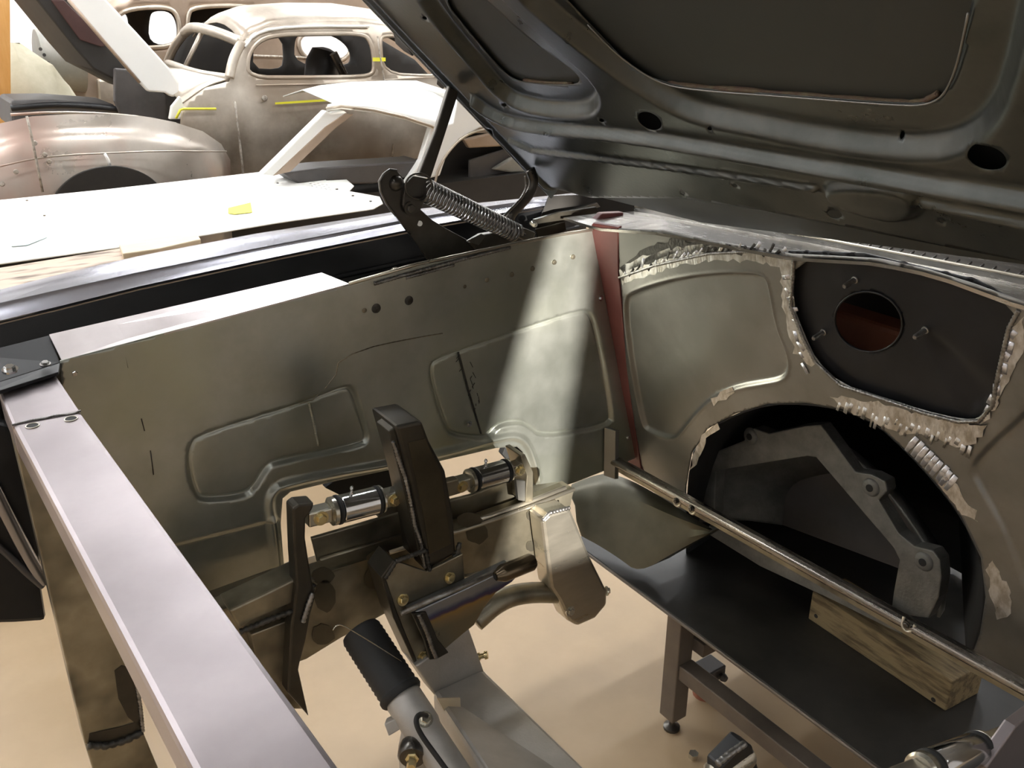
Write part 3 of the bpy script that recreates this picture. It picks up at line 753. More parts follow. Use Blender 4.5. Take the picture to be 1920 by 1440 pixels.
# upper upright plate carrying the shafts
prism('upper_plate', yp([(585, 1010), (740, 965), (880, 930), (985, 890), (990, 940), (905, 975), (730, 1030), (600, 1070)], 1.455), (0, 0.01, 0), 'railsteel', rail, 0.002)
tube('step_ridge', yp([(600, 1052), (700, 1022), (780, 1000)], 1.448), 0.007, 'railsteel', rail, 8)
tube('step_ridge', yp([(870, 985), (940, 960), (1000, 938), (1060, 915)], 1.41), 0.006, 'brightsteel', rail, 8)
# dark heat marks round the plug welds
def scorch(px, py, rx, ry, Y, parent):
    n = 18
    return prism('heat_mark', yp([(px + rx * math.cos(2 * math.pi * k / n) * random.uniform(.9, 1.1), py + ry * math.sin(2 * math.pi * k / n) * random.uniform(.9, 1.1)) for k in range(n)], Y), (0, 0.001, 0), 'heatmark', parent)
for a in [(710, 1045, 22, 14), (700, 1085, 18, 20), (895, 1000, 20, 20), (1000, 966, 13, 13), (995, 1024, 9, 10), (610, 1118, 20, 30), (606, 1190, 22, 20), (605, 1080, 22, 16)]:
    scorch(*a, RY - .0015, rail)
scorch(880, 975, 24, 14, 1.398, rail)
# left ear bracket and leg
ear = yp([(549, 954), (560, 946), (590, 943), (586, 956), (574, 972), (573, 1010), (584, 1080), (592, 1120), (582, 1156), (574, 1200), (560, 1255), (580, 1345), (540, 1300), (546, 1180), (556, 1100), (552, 1040)], 1.345)
prism('ear_bracket', ear, (0, 0.035, 0), 'scorched', rail, 0.004)
prism('left_box', yp([(430, 1145), (500, 1112), (575, 1075), (592, 1090), (580, 1118), (470, 1165), (450, 1180)], 1.36), (0, 0.06, 0), 'railsteel', rail, 0.004)
weldbead('weld_seam', yp([(450, 1185), (510, 1160), (560, 1142), (578, 1120), (588, 1095)], 1.352), 0.006, 'darkweld', rail)
weldbead('weld_seam', yp([(568, 1166), (576, 1140), (586, 1112)], 1.34), 0.005, 'weld', rail)
prism('leg_gusset', yp([(470, 1190), (575, 1150), (560, 1260), (575, 1330), (500, 1330), (480, 1240)], 1.375), (0, 0.03, 0), 'railsteel', rail, 0.003)
# right ear for the shaft
prism('shaft_ear', yp([(976, 855), (985, 852), (1000, 885), (1000, 940), (985, 944), (988, 892)], 1.40), (0, 0.06, 0), 'railsteel', rail, 0.002)
prism('shaft_ear', yp([(968, 900), (985, 902), (985, 940), (972, 938)], 1.402), (0, 0.01, 0), 'firesteel', rail, 0.001)
# lower lip of the rail
tube('bottom_lip', yp([(1010, 1040), (960, 1060), (870, 1080)], RY), 0.004, 'railsteel', rail, 6)

# upright dark tower in the middle
tw = thing('shock_tower_post', 'blackened wedge-shaped steel post standing between the two chrome bushings', 'bracket', onY(800, 1060, 1.33))
left = [(729, 809), (742, 800), (762, 905), (786, 1000), (800, 1070), (783, 1030), (760, 925)]
facep = [(742, 800), (792, 790), (806, 828), (836, 884), (850, 960), (856, 1038), (800, 1072), (792, 1010), (770, 905)]
F_ = yp(facep, 1.30)
prism('post_body', F_, (0, 0.10, 0.0), 'scorched', tw, 0.006)
prism('face_plate', yp([(765, 830), (798, 822), (828, 888), (846, 1020), (805, 1040), (793, 960)], 1.2985), (0, 0.002, 0), 'postface', tw, 0.001)
prism('side_plate', yp([(729, 809), (742, 800), (770, 905), (792, 1010), (800, 1072), (783, 1030), (758, 920)], 1.31), (0, 0.05, 0), 'scorched', tw, 0.003)
weldbead('weld_seam', yp([(737, 828), (748, 862), (760, 895), (768, 930), (778, 985), (790, 1020), (797, 1065)], 1.30), 0.004, 'weld', tw)
weldbead('weld_seam', yp([(800, 1070), (830, 1062), (857, 1040), (862, 1018)], 1.297), 0.006, 'darkweld', tw)

# shaft bushings
def bushing(label, a, b, Yv, parts):
    A_ = onY(*a, Yv); B_ = onY(*b, Yv)
    t = thing('control_arm_bushing', label, 'bushing', (A_ + B_) / 2 - Vector((0, 0, .025)), 'chrome control arm bushings')
    return t, A_, B_
def build_bushing(label, a, b, Y, r, zerk=True, flat0=True):
    A_ = onY(*a, Y); B_ = onY(*b, Y); d = B_ - A_; L = d.length; ax = d.normalized()
    t = thing('control_arm_bushing', label, 'bushing', (A_ + B_) / 2 - Vector((0, 0, r)), 'chrome control arm bushings')
    lathe('barrel', A_ + d * .30, A_ + d * .76, [(0, r * .92), (.03, r), (.97, r), (1, r * .92)], 'chrome', t, 32)
    for s, e in ((.245, .30), (.76, .80)):
        lathe('rubber_ring', A_ + d * s, A_ + d * e, [(0, r * .9), (.3, r * 1.06), (.7, r * 1.06), (1, r * .9)], 'rubber', t, 28)
    for s, e in ((.17, .245), (.80, .84)):
        lathe('washer', A_ + d * s, A_ + d * e, [(0, r * .85), (.2, r * 1.02), (.8, r * 1.02), (1, r * .9)], 'zinc', t, 28)
    lathe('shaft', A_ - d * .05, B_ + d * .05, [(0, r * .42), (1, r * .42)], 'zinc', t, 20)
    _, u, v = frame(ax)
    up = Vector((0, 0, 1)) - ax * ax.z; up.normalize(); sd = ax.cross(up)
    for s, e in ((-.12, .17), (.84, 1.10)):
        c0_, c1_ = A_ + d * s, A_ + d * e
        q = [c0_ + up * r * .55 + sd * r * .55, c0_ - up * r * .55 + sd * r * .55, c0_ - up * r * .55 - sd * r * .55, c0_ + up * r * .55 - sd * r * .55]
        e_ = hexa('clevis', q, [p + (c1_ - c0_) for p in q], 'zinc', t, 0.003)
        sn = sd if sd.y < 0 else -sd
        bolt('bolt', (c0_ + c1_) / 2 + sn * r * .56, sn, r * .36, 'brass', e_, hgt=r * .3)
    if zerk:
        p = A_ + d * .45 + up * r
        lathe('grease_nipple', p - up * .002, p + up * .016, [(0, .004), (.3, .004), (.32, .0025), (.6, .0025), (.7, .0038), (.9, .003), (1, .0015)], 'chrome', t, 12)
    return t
build_bushing('left chrome bushing with black rubber rings beside the dark ear bracket', (592, 966), (738, 930), 1.37, 0.0265)
build_bushing('right chrome bushing with black rubber rings, under the panel cut-out', (857, 908), (972, 876), 1.42, 0.025)
sh = thing('control_arm_shaft', 'dark steel cross shaft behind the wedge-shaped post', 'shaft', onY(800, 950, 1.4))
prism('shaft_plate', yp([(705, 938), (860, 898), (866, 925), (710, 972)], 1.405), (0, 0.02, 0), 'railsteel', sh, 0.003)

# engine mount
em = thing('engine_mount', 'welded engine mount plate with a blue heat-tinted gusset and brass bolts', 'bracket', onY(800, 1250, 1.3))
mat('tint', (0.20, 0.16, 0.10), 0.3, 0.85, (0.27, 0.22, 0.14), 6.0)
mat('tintblue', (0.10, 0.12, 0.20), 0.3, 0.85, (0.20, 0.22, 0.32), 12.0)
mat('tintgold', (0.34, 0.22, 0.08), 0.3, 0.85, (0.30, 0.18, 0.12), 14.0)
EY = 1.29
prism('mount_plate', yp([(722, 1084), (742, 1052), (800, 1072), (868, 1038), (872, 1090), (880, 1140), (818, 1236), (787, 1252), (745, 1152)], EY), (0, 0.008, 0), 'railsteel', em, 0.002)
prism('side_plate', yp([(715, 1083), (738, 1050), (742, 1052), (724, 1086), (746, 1152), (788, 1253), (780, 1252), (738, 1160)], EY - .004), (0, 0.06, 0), 'scorched', em, 0.002)
g = [(772, 1150), (868, 1106), (960, 1062), (985, 1066), (960, 1092), (930, 1112), (908, 1140), (890, 1172), (850, 1205), (826, 1226), (800, 1180)]
gus = prism('gusset', yp(g, EY - .03), (0, 0.03, 0), 'tint', em, 0.003)
def heat_tint():           # oxide colours left by welding the bar, banded by distance from the weld
    p0 = onY(772, 1150, EY - .03); p1 = onY(975, 1060, EY - .03); d = (p1 - p0).normalized()
    nn = Vector((0, -1, 0)).cross(d).normalized()
    if nn.z > 0: nn = -nn
    lo_ = p0 - em.location
    m = M['tint'].copy(); m.name = 'heat_tint'; nt = m.node_tree; N, L = nt.nodes, nt.links
    tc = N.new('ShaderNodeTexCoord'); sub = N.new('ShaderNodeVectorMath'); sub.operation = 'SUBTRACT'; sub.inputs[1].default_value = lo_
    dot = N.new('ShaderNodeVectorMath'); dot.operation = 'DOT_PRODUCT'; dot.inputs[1].default_value = nn
    nz = N.new('ShaderNodeTexNoise'); nz.inputs['Scale'].default_value = 30
    mad = N.new('ShaderNodeMath'); mad.operation = 'MULTIPLY_ADD'; mad.inputs[1].default_value = 0.012; 
    mr = N.new('ShaderNodeMapRange'); mr.inputs['From Max'].default_value = 0.075
    L.new(tc.outputs['Object'], sub.inputs[0]); L.new(sub.outputs[0], dot.inputs[0]); L.new(tc.outputs['Object'], nz.inputs['Vector'])
    L.new(nz.outputs['Fac'], mad.inputs[0]); L.new(dot.outputs['Value'], mad.inputs[2]); L.new(mad.outputs[0], mr.inputs['Value'])
    r = N.new('ShaderNodeValToRGB'); cr_ = r.color_ramp
    cols = [(0.0, (.30, .32, .34)), (.30, (.27, .29, .34)), (.44, (.08, .09, .18)), (.52, (.10, .07, .14)), (.60, (.36, .25, .10)), (.75, (.27, .22, .14)), (1, (.20, .18, .13))]
    cr_.elements[0].position = 0; cr_.elements[0].color = (*cols[0][1], 1); cr_.elements[1].position = 1; cr_.elements[1].color = (*cols[-1][1], 1)
    for p_, c_ in cols[1:-1]: e = cr_.elements.new(p_); e.color = (*c_, 1)
    L.new(mr.outputs[0], r.inputs[0]); L.new(r.outputs[0], N['Principled BSDF'].inputs['Base Color'])
    gus.data.materials[0] = m
heat_tint()
prism('gusset_flange', yp([(772, 1150), (800, 1148), (822, 1200), (842, 1224), (820, 1236), (806, 1238), (795, 1200)], EY - .034), (0, 0.006, 0), 'scorched', em, 0.002)
weldbead('weld_seam', yp([(785, 1152), (800, 1185), (810, 1215), (818, 1234)], EY - .037), 0.0045, 'weld', em)
tube('mount_bar', yp([(752, 1150), (860, 1103), (985, 1046)], EY - .032), 0.005, 'weld', em, 10)
cA, cB = onY(928, 1081, EY - .075), onY(1000, 1052, EY - .075)
lathe('threaded_bush', cA, cB, [(0, .006), (0.01, .009), (.18, .0165), (.22, .0175), (.93, .0175), (1, .014)], 'bronze', em, 28)
lathe('bush_bore', cA - (cB - cA).normalized() * .0006, cA, [(0, .006), (1, .006)], 'matteblack', em, 14)
for (x, y) in [(755, 1124), (843, 1083), (793, 1231)]:
    bolt('bolt', onY(x, y, EY - .001), (0.1, -1, 0.25), 0.0085, 'brass', em)
for (a, b) in [((722, 1084), (742, 1052)), ((742, 1052), (798, 1032)), ((798, 1032), (806, 1070))]:
    weldbead('weld_seam', yp([a, b], EY - .002), 0.005, 'darkweld', em)
# lower strut arm
sa = thing('strut_arm', 'bright bare steel strut arm with rounded end hanging from the rail', 'bracket', onY(1080, 1174, 1.37))
so = [(1017, 976), (1030, 964), (1066, 954), (1072, 958), (1108, 1045), (1139, 1108), (1139, 1134), (1117, 1160), (1083, 1175), (1066, 1165), (1049, 1128), (1033, 1104)]
prism('arm_body', yp(so, 1.345), (0, 0.055, 0), 'brightsteel', sa, 0.008)
bolt('bolt', onY(1069, 1146, 1.344), (0, -1, 0.2), 0.0085, 'zinc', sa)
bolt('bolt', onY(1138, 1108, 1.37), (1, -.4, 0), 0.008, 'zinc', sa)
for (x, y) in [(1000, 963)]: pass
tube('arm_tube', smoothline(yp([(890, 1165), (935, 1125), (985, 1110), (1060, 1112)], 1.372), 2), 0.024, 'railsteel', sa, 16)
weldbead('weld_seam', yp([(1017, 976), (1030, 962), (1068, 952)], 1.345), 0.005, 'weld', sa)

# crossmember running toward the camera
cm = thing('crossmember', 'wide grey steel crossmember running down from the engine mount', 'car frame', onY(860, 1300, 1.27))
S0 = yp([(779, 1250), (816, 1305), (908, 1260), (880, 1180)], 1.275)
prism('collar', S0, (0, 0.05, 0), 'castalu', cm, 0.003)
a4 = yp([(811, 1296), (905, 1252)], 1.28); b4 = [onY(985, 1560, 0.78), onY(1205, 1545, 0.78)]
lo = Vector((0, 0, -0.06))
hexa('tube_body', [a4[0], a4[1], b4[1], b4[0]], [p + lo for p in (a4[0], a4[1], b4[1], b4[0])], 'castalu', cm, 0.01)
prism('collar_band', yp([(817, 1303), (909, 1260), (914, 1274), (824, 1326)], 1.272), (0, 0.004, 0), 'hingesteel', cm, 0.001)
bb = onY(893, 1232, 1.285)
lathe('side_bolt', bb, bb + RT * 0.024 + Vector((0, 0, .006)), [(0, .008), (.35, .008), (.36, .0055), (.7, .0055), (.72, .009), (1, .008)], 'brass', cm, 14)
prism('paper_tag', [onY(x, y, 1.2) for x, y in [(820, 1310), (863, 1309), (866, 1375), (858, 1378)]], (0, 0.003, 0), 'palewood', cm)

# steering rack
rk = thing('steering_rack', 'cast aluminium steering rack with a black rubber boot', 'steering rack', onY(760, 1330, 1.15) - Vector((0, 0, .1)))
r0 = onY(675, 1183, 1.30); r1 = onY(755, 1307, 1.17)
nb = 15; prof = []
lathe('rubber_boot', r0, r1, [(0, .036), (.05, .039)] + [(0.08 + .8 * k / 24, .0395 if k % 2 else .0378) for k in range(25)] + [(.90, .0385), (.92, .041), (.97, .041), (1, .038)], 'rubber', rk, 32)
r2 = onY(880, 1500, 0.98)
dd = (r2 - r1)
lathe('housing', r1, r2, [(0, .033), (.02, .0345), (.3, .0345), (.36, .031), (1, .031)], 'castalu', rk, 32)
hx = onY(797, 1349, 1.075)
bolt('hose_fitting', hx, (-.1, -.55, .8), 0.0095, 'zinc', rk, hgt=.012)
tube('hydraulic_hose', smoothline([hx + Vector((0, -.005, .012)), onY(786, 1338, 1.05), onY(778, 1352, 1.04), onY(789, 1378, 1.03), onY(820, 1420, 1.0), onY(860, 1475, .96)], 3), 0.0045, 'rubber', rk, 10)
sq = onY(735, 1364, 1.14)
q = [sq + RT * a + UP * b for a, b in ((-.014, .006), (.008, .016), (.014, -.004), (-.006, -.016))]
prism('square_boss', q, FW_ * 0.03, 'castalu', rk, 0.002)
prism('mount_lug', [onY(x, y, 1.10) for x, y in [(770, 1370), (800, 1365), (815, 1440), (800, 1500), (765, 1500), (760, 1420)]], (0, .03, 0), 'castalu', rk, 0.004)
bp_ = onY(772, 1428, 1.07)
lathe('mount_bolt', bp_ - Vector((-.02, -.03, 0)), bp_ + Vector((-.012, -.02, .008)), [(0, .019), (.3, .02), (.32, .013), (.6, .012), (.62, .0085), (1, .008)], 'brass', rk, 6, smooth=False)
lathe('mount_washer', bp_ + Vector((.02, .03, 0)), bp_ + Vector((.004, .006, 0)), [(0, .024), (.2, .026), (.8, .026), (1, .022)], 'hingesteel', rk, 24)
wire = tube('bent_wire', smoothline(yp([(624, 1182), (629, 1174), (637, 1171), (650, 1176), (690, 1200), (752, 1240)], 1.20), 1), 0.0011, 'zinc', None, 6)
tag(wire, 'thin bent steel wire poking out beside the rubber boot', 'wire')

# pieces at the near side of the frame
nb_ = thing('welded_stub', 'short welded steel tube stub at the bottom edge of the picture', 'bracket', onY(1370, 1440, .62) - Vector((0, 0, .05)))
n0, n1 = onY(1330, 1460, .66), onY(1400, 1412, .66)
lathe('stub_tube', n0, n1, [(0, .012), (.1, .020), (.9, .022), (1, .020)], 'brightsteel', nb_, 24)
prism('black_web', yp([(1352, 1440), (1398, 1392), (1412, 1400), (1424, 1445), (1430, 1500), (1350, 1500)], .645), (0, .03, 0), 'black', nb_, 0.004)
weldbead('weld_seam', yp([(1345, 1432), (1370, 1412), (1397, 1394)], .642), 0.006, 'weld', nb_)
build_bushing('near chrome bushing at the bottom right corner, cut by the picture edge', (1690, 1460), (1868, 1390), .50, 0.027, zerk=False)
ns = thing('near_frame_plate', 'flat bare steel plate rising at the bottom right corner', 'car frame', onY(1900, 1440, .5))
prism('plate', yp([(1850, 1440), (1905, 1362), (1960, 1320), (2010, 1400), (1960, 1520), (1850, 1500)], .47), (0, .02, 0), 'beamsteel', ns, 0.003)
#MARK_MID
# ================================================================== LOWER FIREWALL: TOE BOX, CROSS BAR, BELL HOUSING
tb = thing('toe_box', 'olive bare steel rounded box at the foot of the firewall', 'car panel', onX(1180, 1050, 1.42))
def tr_(L): return [onX(x, y, X) for x, y, X in L]
rowA = tr_([(1072, 908, 1.39), (1108, 893, 1.44), (1145, 886, 1.465), (1200, 908, 1.475), (1260, 945, 1.475), (1335, 992, 1.475)])
rowB = tr_([(1078, 948, 1.355), (1113, 940, 1.395), (1160, 950, 1.42), (1208, 972, 1.43), (1268, 990, 1.445), (1334, 996, 1.47)])
rowC = tr_([(1090, 1005, 1.345), (1120, 1021, 1.36), (1160, 1046, 1.375), (1198, 1075, 1.385), (1264, 1036, 1.425), (1333, 999, 1.468)])
rowD = [p + Vector((.06, 0, 0)) for p in rowC]
def refine(r): return smoothline(r, 2)
loft('box_skin', [refine(r) for r in (rowA, [a.lerp(b, .5) + Vector((-.012, 0, .006)) for a, b in zip(rowA, rowB)], rowB, [a.lerp(b, .5) + Vector((-.006, 0, 0)) for a, b in zip(rowB, rowC)], rowC, rowD)], 'toesteel', tb, closed_ring=False, cap=False, smooth=True, solid=0.003)

cb = thing('cross_bar', 'slim bare steel bar spanning the firewall opening', 'bar', onX(1500, 1060, 1.41))
k0, k1 = onX(1148, 862, 1.41), onX(1960, 1312, 1.41)
sec = [Vector((0, 0, .010)), Vector((-.010, 0, .005)), Vector((-.012, 0, -.005)), Vector((-.007, 0, -.011)), Vector((.014, 0, -.011)), Vector((.014, 0, .010))]
hexa('bar', [k0 + s for s in sec], [k1 + s for s in sec], 'barsteel', cb, 0.003)
sk = Vector((.018, 0, -.012))
hexa('bar_flange', [k0 + sk, k0 + sk + Vector((.003, 0, 0)), k0 + sk + Vector((.003, 0, -.028)), k0 + sk + Vector((0, 0, -.028))], [k1 + sk, k1 + sk + Vector((.003, 0, 0)), k1 + sk + Vector((.003, 0, -.028)), k1 + sk + Vector((0, 0, -.028))], 'railsteel', cb)
for (x, y) in [(1272, 940), (1300, 954), (1704, 1172)]:
    c = onX(x, y, 1.405)
    tube('clip_loop', smoothline([c + Vector((0, .012, .012)), c + Vector((-.006, .010, -.008)), c + Vector((-.006, -.008, -.012)), c + Vector((0, -.012, .008))], 2), 0.003, 'brightsteel', cb, 8)
    bolt('rivet', c + Vector((-.008, 0, .004)), (-1, 0, 0), 0.0055, 'hingesteel', cb)

TZ = 0.39
tabl = thing('work_table', 'low dark steel work table with square-tube legs under the firewall', 'table', (1.9, 0.7, 0))
ta, tb2 = onZ(1085, 1016, TZ), onZ(1640, 1440, TZ)
xe = (ta.x + tb2.x) / 2
box('table_top', (xe, -0.4, TZ - 0.012), (xe + 1.0, ta.y + 0.02, TZ), 'tablesteel', tabl, 0.002)
tube('edge_trim', [Vector((xe - .001, ta.y, TZ - .006)), Vector((xe - .001, -0.4, TZ - .006))], 0.0045, 'legsteel', tabl, 6)
lx = onZ(1235, 1160, TZ)
def leg(x, y):
    l = box('leg', (x, y - .025, 0.045), (x + .05, y + .025, TZ - .012), 'legsteel', tabl, 0.003)
    lathe('levelling_foot', (x + .025, y, 0), (x + .025, y, 0.05), [(0, .022), (.15, .022), (.3, .008), (1, .008)], 'hingesteel', l, 14)
LY = lx.y
for (x, y) in [(xe + .015, LY), (xe + .62, LY + .02), (xe + .015, LY - 1.4), (xe + .62, LY - 1.4)]: leg(x, y)
box('stretcher', (xe + .02, LY - 1.4, .19), (xe + .065, LY - .025, .235), 'legsteel', tabl, 0.003)
box('stretcher', (xe + .065, LY - .06, .26), (xe + .62, LY - .015, .3), 'legsteel', tabl, 0.003)
jk = thing('floor_jack_stand', 'small dark red jack stand on the floor under the table', 'stand', onZ(1322, 1300, 0.0))
jc = onZ(1322, 1300, 0.0)
lathe('stand_base', jc, jc + Vector((0, 0, .06)), [(0, .035), (.3, .03), (1, .022)], 'redbrown', jk, 16)
box('stand_head', (jc.x - .04, jc.y - .03, .06), (jc.x + .04, jc.y + .03, .1), 'darkgrey', jk, 0.004)
lathe('stand_knob', jc + Vector((.02, -.05, .075)), jc + Vector((.02, -.03, .075)), [(0, .008), (.5, .012), (1, .008)], 'darkgrey', jk, 12)

# wooden block
w0, w1 = onZ(1515, 1160, TZ), onZ(1772, 1334, TZ)
xw = (w0.x + w1.x) / 2
hgt = onX(1517, 1104, w0.x).z - TZ
wd = tag(hexa('wooden_block', [(w0.x, w0.y, TZ), (w1.x, w1.y, TZ), (w1.x + .11, w1.y - .01, TZ), (w0.x + .11, w0.y - .01, TZ)], [(w0.x, w0.y, TZ + hgt), (w1.x, w1.y, TZ + hgt), (w1.x + .11, w1.y - .01, TZ + hgt), (w0.x + .11, w0.y - .01, TZ + hgt)], 'oldwood', None, 0.003), 'weathered wooden block lying on the dark steel table', 'wood block')
for (x, y) in [(1530, 1155), (1750, 1312)]:
    c = onpl(x, y, w0, (Vector((w1.x, w1.y, 0)) - Vector((w0.x, w0.y, 0))).cross(Vector((0, 0, 1))))
    nn = Vector((w1.y - w0.y, -(w1.x - w0.x), 0)).normalized()
    if nn.x > 0: nn = -nn
    lathe('knot', c - nn * .001, c + nn * .001, [(0, .006), (1, .005)], 'inside', wd, 12)

# bell housing
BX = 1.60
bell = thing('bell_housing', 'dull grey cast bell housing flange standing inside the firewall arch', 'bell housing', onX(1540, 1120, BX))
def z4(L): return [onX(1080 + x / 2, 720 + y / 2, BX) for x, y in L]
outer = [(425, 520), (430, 400), (438, 262), (455, 238), (495, 236), (520, 256), (630, 212), (640, 178), (668, 166), (722, 186), (860, 156), (918, 154), (942, 186), (1048, 330), (1110, 340), (1160, 366), (1166, 402), (1135, 436), (1210, 560), (1268, 608), (1340, 626), (1364, 660), (1370, 725), (1360, 800), (1320, 880)]
inner = [(1180, 860), (1190, 780), (1212, 660), (1190, 615), (900, 276), (868, 271), (525, 325), (520, 440), (520, 520)]
prism('flange', z4(outer + inner), (0.035, 0, 0), 'flangealu', bell, 0.003)
for (x, y) in [(460, 268), (655, 196), (1106, 388), (1305, 666)]:
    c = onX(1080 + x / 2, 720 + y / 2, BX)
    lathe('bolt_boss', c + Vector((.002, 0, 0)), c + Vector((-.005, 0, 0)), [(0, .022), (.6, .02), (1, .016)], 'flangealu', bell, 20)
    lathe('bolt_hole', c + Vector((-.003, 0, 0)), c + Vector((-.0062, 0, 0)), [(0, .0085), (1, .0085)], 'matteblack', bell, 16)
ro = z4([(430, 520), (445, 270), (660, 185), (900, 165), (1140, 380), (1320, 640), (1370, 720), (1350, 900)])
cen = Vector((BX, sum(p.y for p in ro) / len(ro), min(p.z for p in ro)))
r_ = smoothline(ro, 2)
def shrink(k, dx): return [Vector((BX + dx, cen.y + (p.y - cen.y) * k, cen.z + (p.z - cen.z) * k)) for p in r_]
loft('bell_body', [shrink(.97, .03), shrink(.93, .07), shrink(.8, .14), shrink(.62, .2)], 'flangealu', bell, closed_ring=False, cap=False, solid=0.006)
prism('bell_back', shrink(.63, .195), (.01, 0, 0), 'darkgrey', bell)
prism('starter_plate', [onX(x, y, BX - .03) for x, y in [(1330, 985), (1430, 1020), (1560, 1085), (1700, 1160), (1690, 1190), (1560, 1125), (1425, 1062), (1325, 1000)]], (.008, 0, 0), 'flangealu', bell, 0.002)
nut = tag(lathe('nut', onZ(1300, 1420, 0.0), onZ(1300, 1420, 0.0) + Vector((0, 0, .014)), [(0, .013), (1, .013)], 'zinc', None, 6, smooth=False), 'small loose nut lying on the floor by the welded stub', 'nut')

# ================================================================== HOOD
H0 = onY(1040, 370, 1.75); H1 = onY(690, 0, 1.75)
hd = (H1 - H0).normalized()
hn = hd.cross(Vector((0, 1, 0)))
if hn.z > 0: hn = -hn
HP = Plane(H0, (0, -1, 0), hn)
def hp(x, y, off=0.0): return HP.px(x, y) + HP.n * off
hood = thing('open_hood', 'raised dark grey steel hood seen from below, with stamped inner frame', 'car hood', H0)
uH, vH = HP.uv(H0), HP.uv(H1)
sgn = 1 if vH[1] > 0 else -1
WID, LEN = 1.55, 1.25
rear = uvs(HP, [(1040, 368), (1075, 372), (1130, 371), (1280, 372), (1420, 393), (1580, 424), (1780, 464), (1920, 490)])
rl = rear[-1]
h_out = [(0.0, sgn * LEN)] + rear + [(WID, rl[1]), (WID, sgn * LEN)]
ramp1 = chaikin2(uvs(Plane(HP.o - HP.n * 0.012, HP.u, HP.n), [(1000, 0), (1128, 106), (1222, 172), (1300, 212), (1400, 232), (1550, 262), (1700, 280), (1800, 272), (1868, 215), (1900, 120), (1925, 0)]) , 2, False)
topv = sgn * LEN * 0.93
ramp1 = ramp1 + [(ramp1[-1][0] + .03, topv), (ramp1[0][0] - .0, topv)]
HPd = Plane(HP.o - HP.n * 0.026, HP.u, HP.n); HPm = Plane(HP.o - HP.n * 0.012, HP.u, HP.n)
hole1 = chaikin2(uvs(HPd, [(1062, 0), (1092, 32), (1160, 104), (1235, 154), (1300, 167), (1500, 181), (1690, 196), (1745, 194), (1776, 172), (1800, 110), (1822, 0)]), 2, False)
hole1 = hole1 + [(hole1[-1][0] + .02, sgn * LEN * .86), (hole1[0][0], sgn * LEN * .86)]
ramp2 = chaikin2(uvs(HPm, [(780, -30), (830, 45), (895, 120), (945, 180), (1000, 203), (1095, 210), (1124, 190), (1117, 150), (1040, 82), (950, 0), (900, -60)]), 2)
hole2 = chaikin2(uvs(HPd, [(825, -8), (880, 60), (930, 120), (958, 147), (990, 156), (1078, 161), (1090, 148), (1070, 128), (990, 72), (915, 4), (890, -30)]), 2)
band1 = chaikin2(uvs(HP, [(893, 186), (918, 205), (960, 226), (1010, 236), (1200, 252), (1400, 285), (1600, 318), (1920, 368), (2100, 400)]), 1, False)
band2 = uvs(HP, [(958, 262), (1000, 281), (1280, 315), (1530, 351)])
band3 = uvs(HP, [(1735, 378), (1920, 417), (2100, 455)])
bulge = chaikin2(uvs(HP, [(1545, 345), (1600, 338), (1690, 345), (1722, 362), (1726, 395), (1690, 410), (1630, 398), (1565, 376)]), 2)
lrim = [(0.012, sgn * LEN), (0.012, 0.03 * sgn)]
holes = [hole1, hole2, ell(HP, 1218, 227, 24, 15, 24, .5), ell(HP, 1850, 296, 38, 22, 28, .25)]
for (x, y) in [(1128, 226), (1330, 242), (1672, 282), (1378, 348), (1765, 415), (945, 197), (796, 34), (1280, 362)]:
    holes.append(ell(HP, x, y, 5, 3.5, 10, .4))
holes.append(ell(HP, 920, 243, 11, 5, 14, .8)); holes.append(ell(HP, 1565, 402, 14, 8, 14, .2))
def hfn(P):
    y = P[:, 1] * sgn
    d = -0.02 * sst(1 - y / 0.055) + 0.03 * ((P[:, 0] - .75) / .75) ** 2 * 0
    return d
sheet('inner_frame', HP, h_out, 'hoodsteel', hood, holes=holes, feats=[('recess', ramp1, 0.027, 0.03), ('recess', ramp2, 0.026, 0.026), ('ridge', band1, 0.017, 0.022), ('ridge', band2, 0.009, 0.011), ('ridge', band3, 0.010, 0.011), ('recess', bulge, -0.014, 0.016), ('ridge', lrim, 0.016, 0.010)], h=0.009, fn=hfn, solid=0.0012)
SKIN = Plane(HP.o - HP.n * 0.034, HP.u, HP.n)
so_ = [(-.012, sgn * LEN * 1.01), (-.012, -.01 * sgn), (WID * .3, -.0 * sgn), (WID, rl[1] + .002), (WID, sgn * LEN * 1.01)]
prism('outer_skin', [SKIN.pt(a, b) for a, b in so_], SKIN.n * -0.002, 'hoodskin', hood)
# hem closing the far edge
prism('edge_hem', [HP.pt(-.012, .0, .006), HP.pt(-.012, sgn * LEN, .006), HP.pt(-.006, sgn * LEN, .006), HP.pt(-.006, .0, .006)], HP.n * -0.042, 'hoodsteel', hood, 0.002)
# glue line along the opening's rear lip
gl = [HP.pt(a, b, -.03) for a, b in hole1[10:-8]]
gl = [SKIN.px(x, y + 3) + SKIN.n * .003 for x, y in [(1255, 150), (1300, 157), (1400, 163), (1500, 171), (1600, 179), (1690, 186), (1735, 184), (1762, 168)]]
tube('glue_line', smoothline(gl, 2), [random.uniform(.003, .0055) for _ in range(len(smoothline(gl, 2)))], 'rustglue', hood, 7)
tube('glue_line', smoothline([SKIN.px(x, y) + SKIN.n * .003 for x, y in [(985, 148), (1020, 153), (1075, 155)]], 1), 0.004, 'rustglue', hood, 7)
tube('opening_lip', [HP.pt(a, b, -.024) for a, b in hole1[6:-4]], 0.0016, 'firesteel', hood, 6)
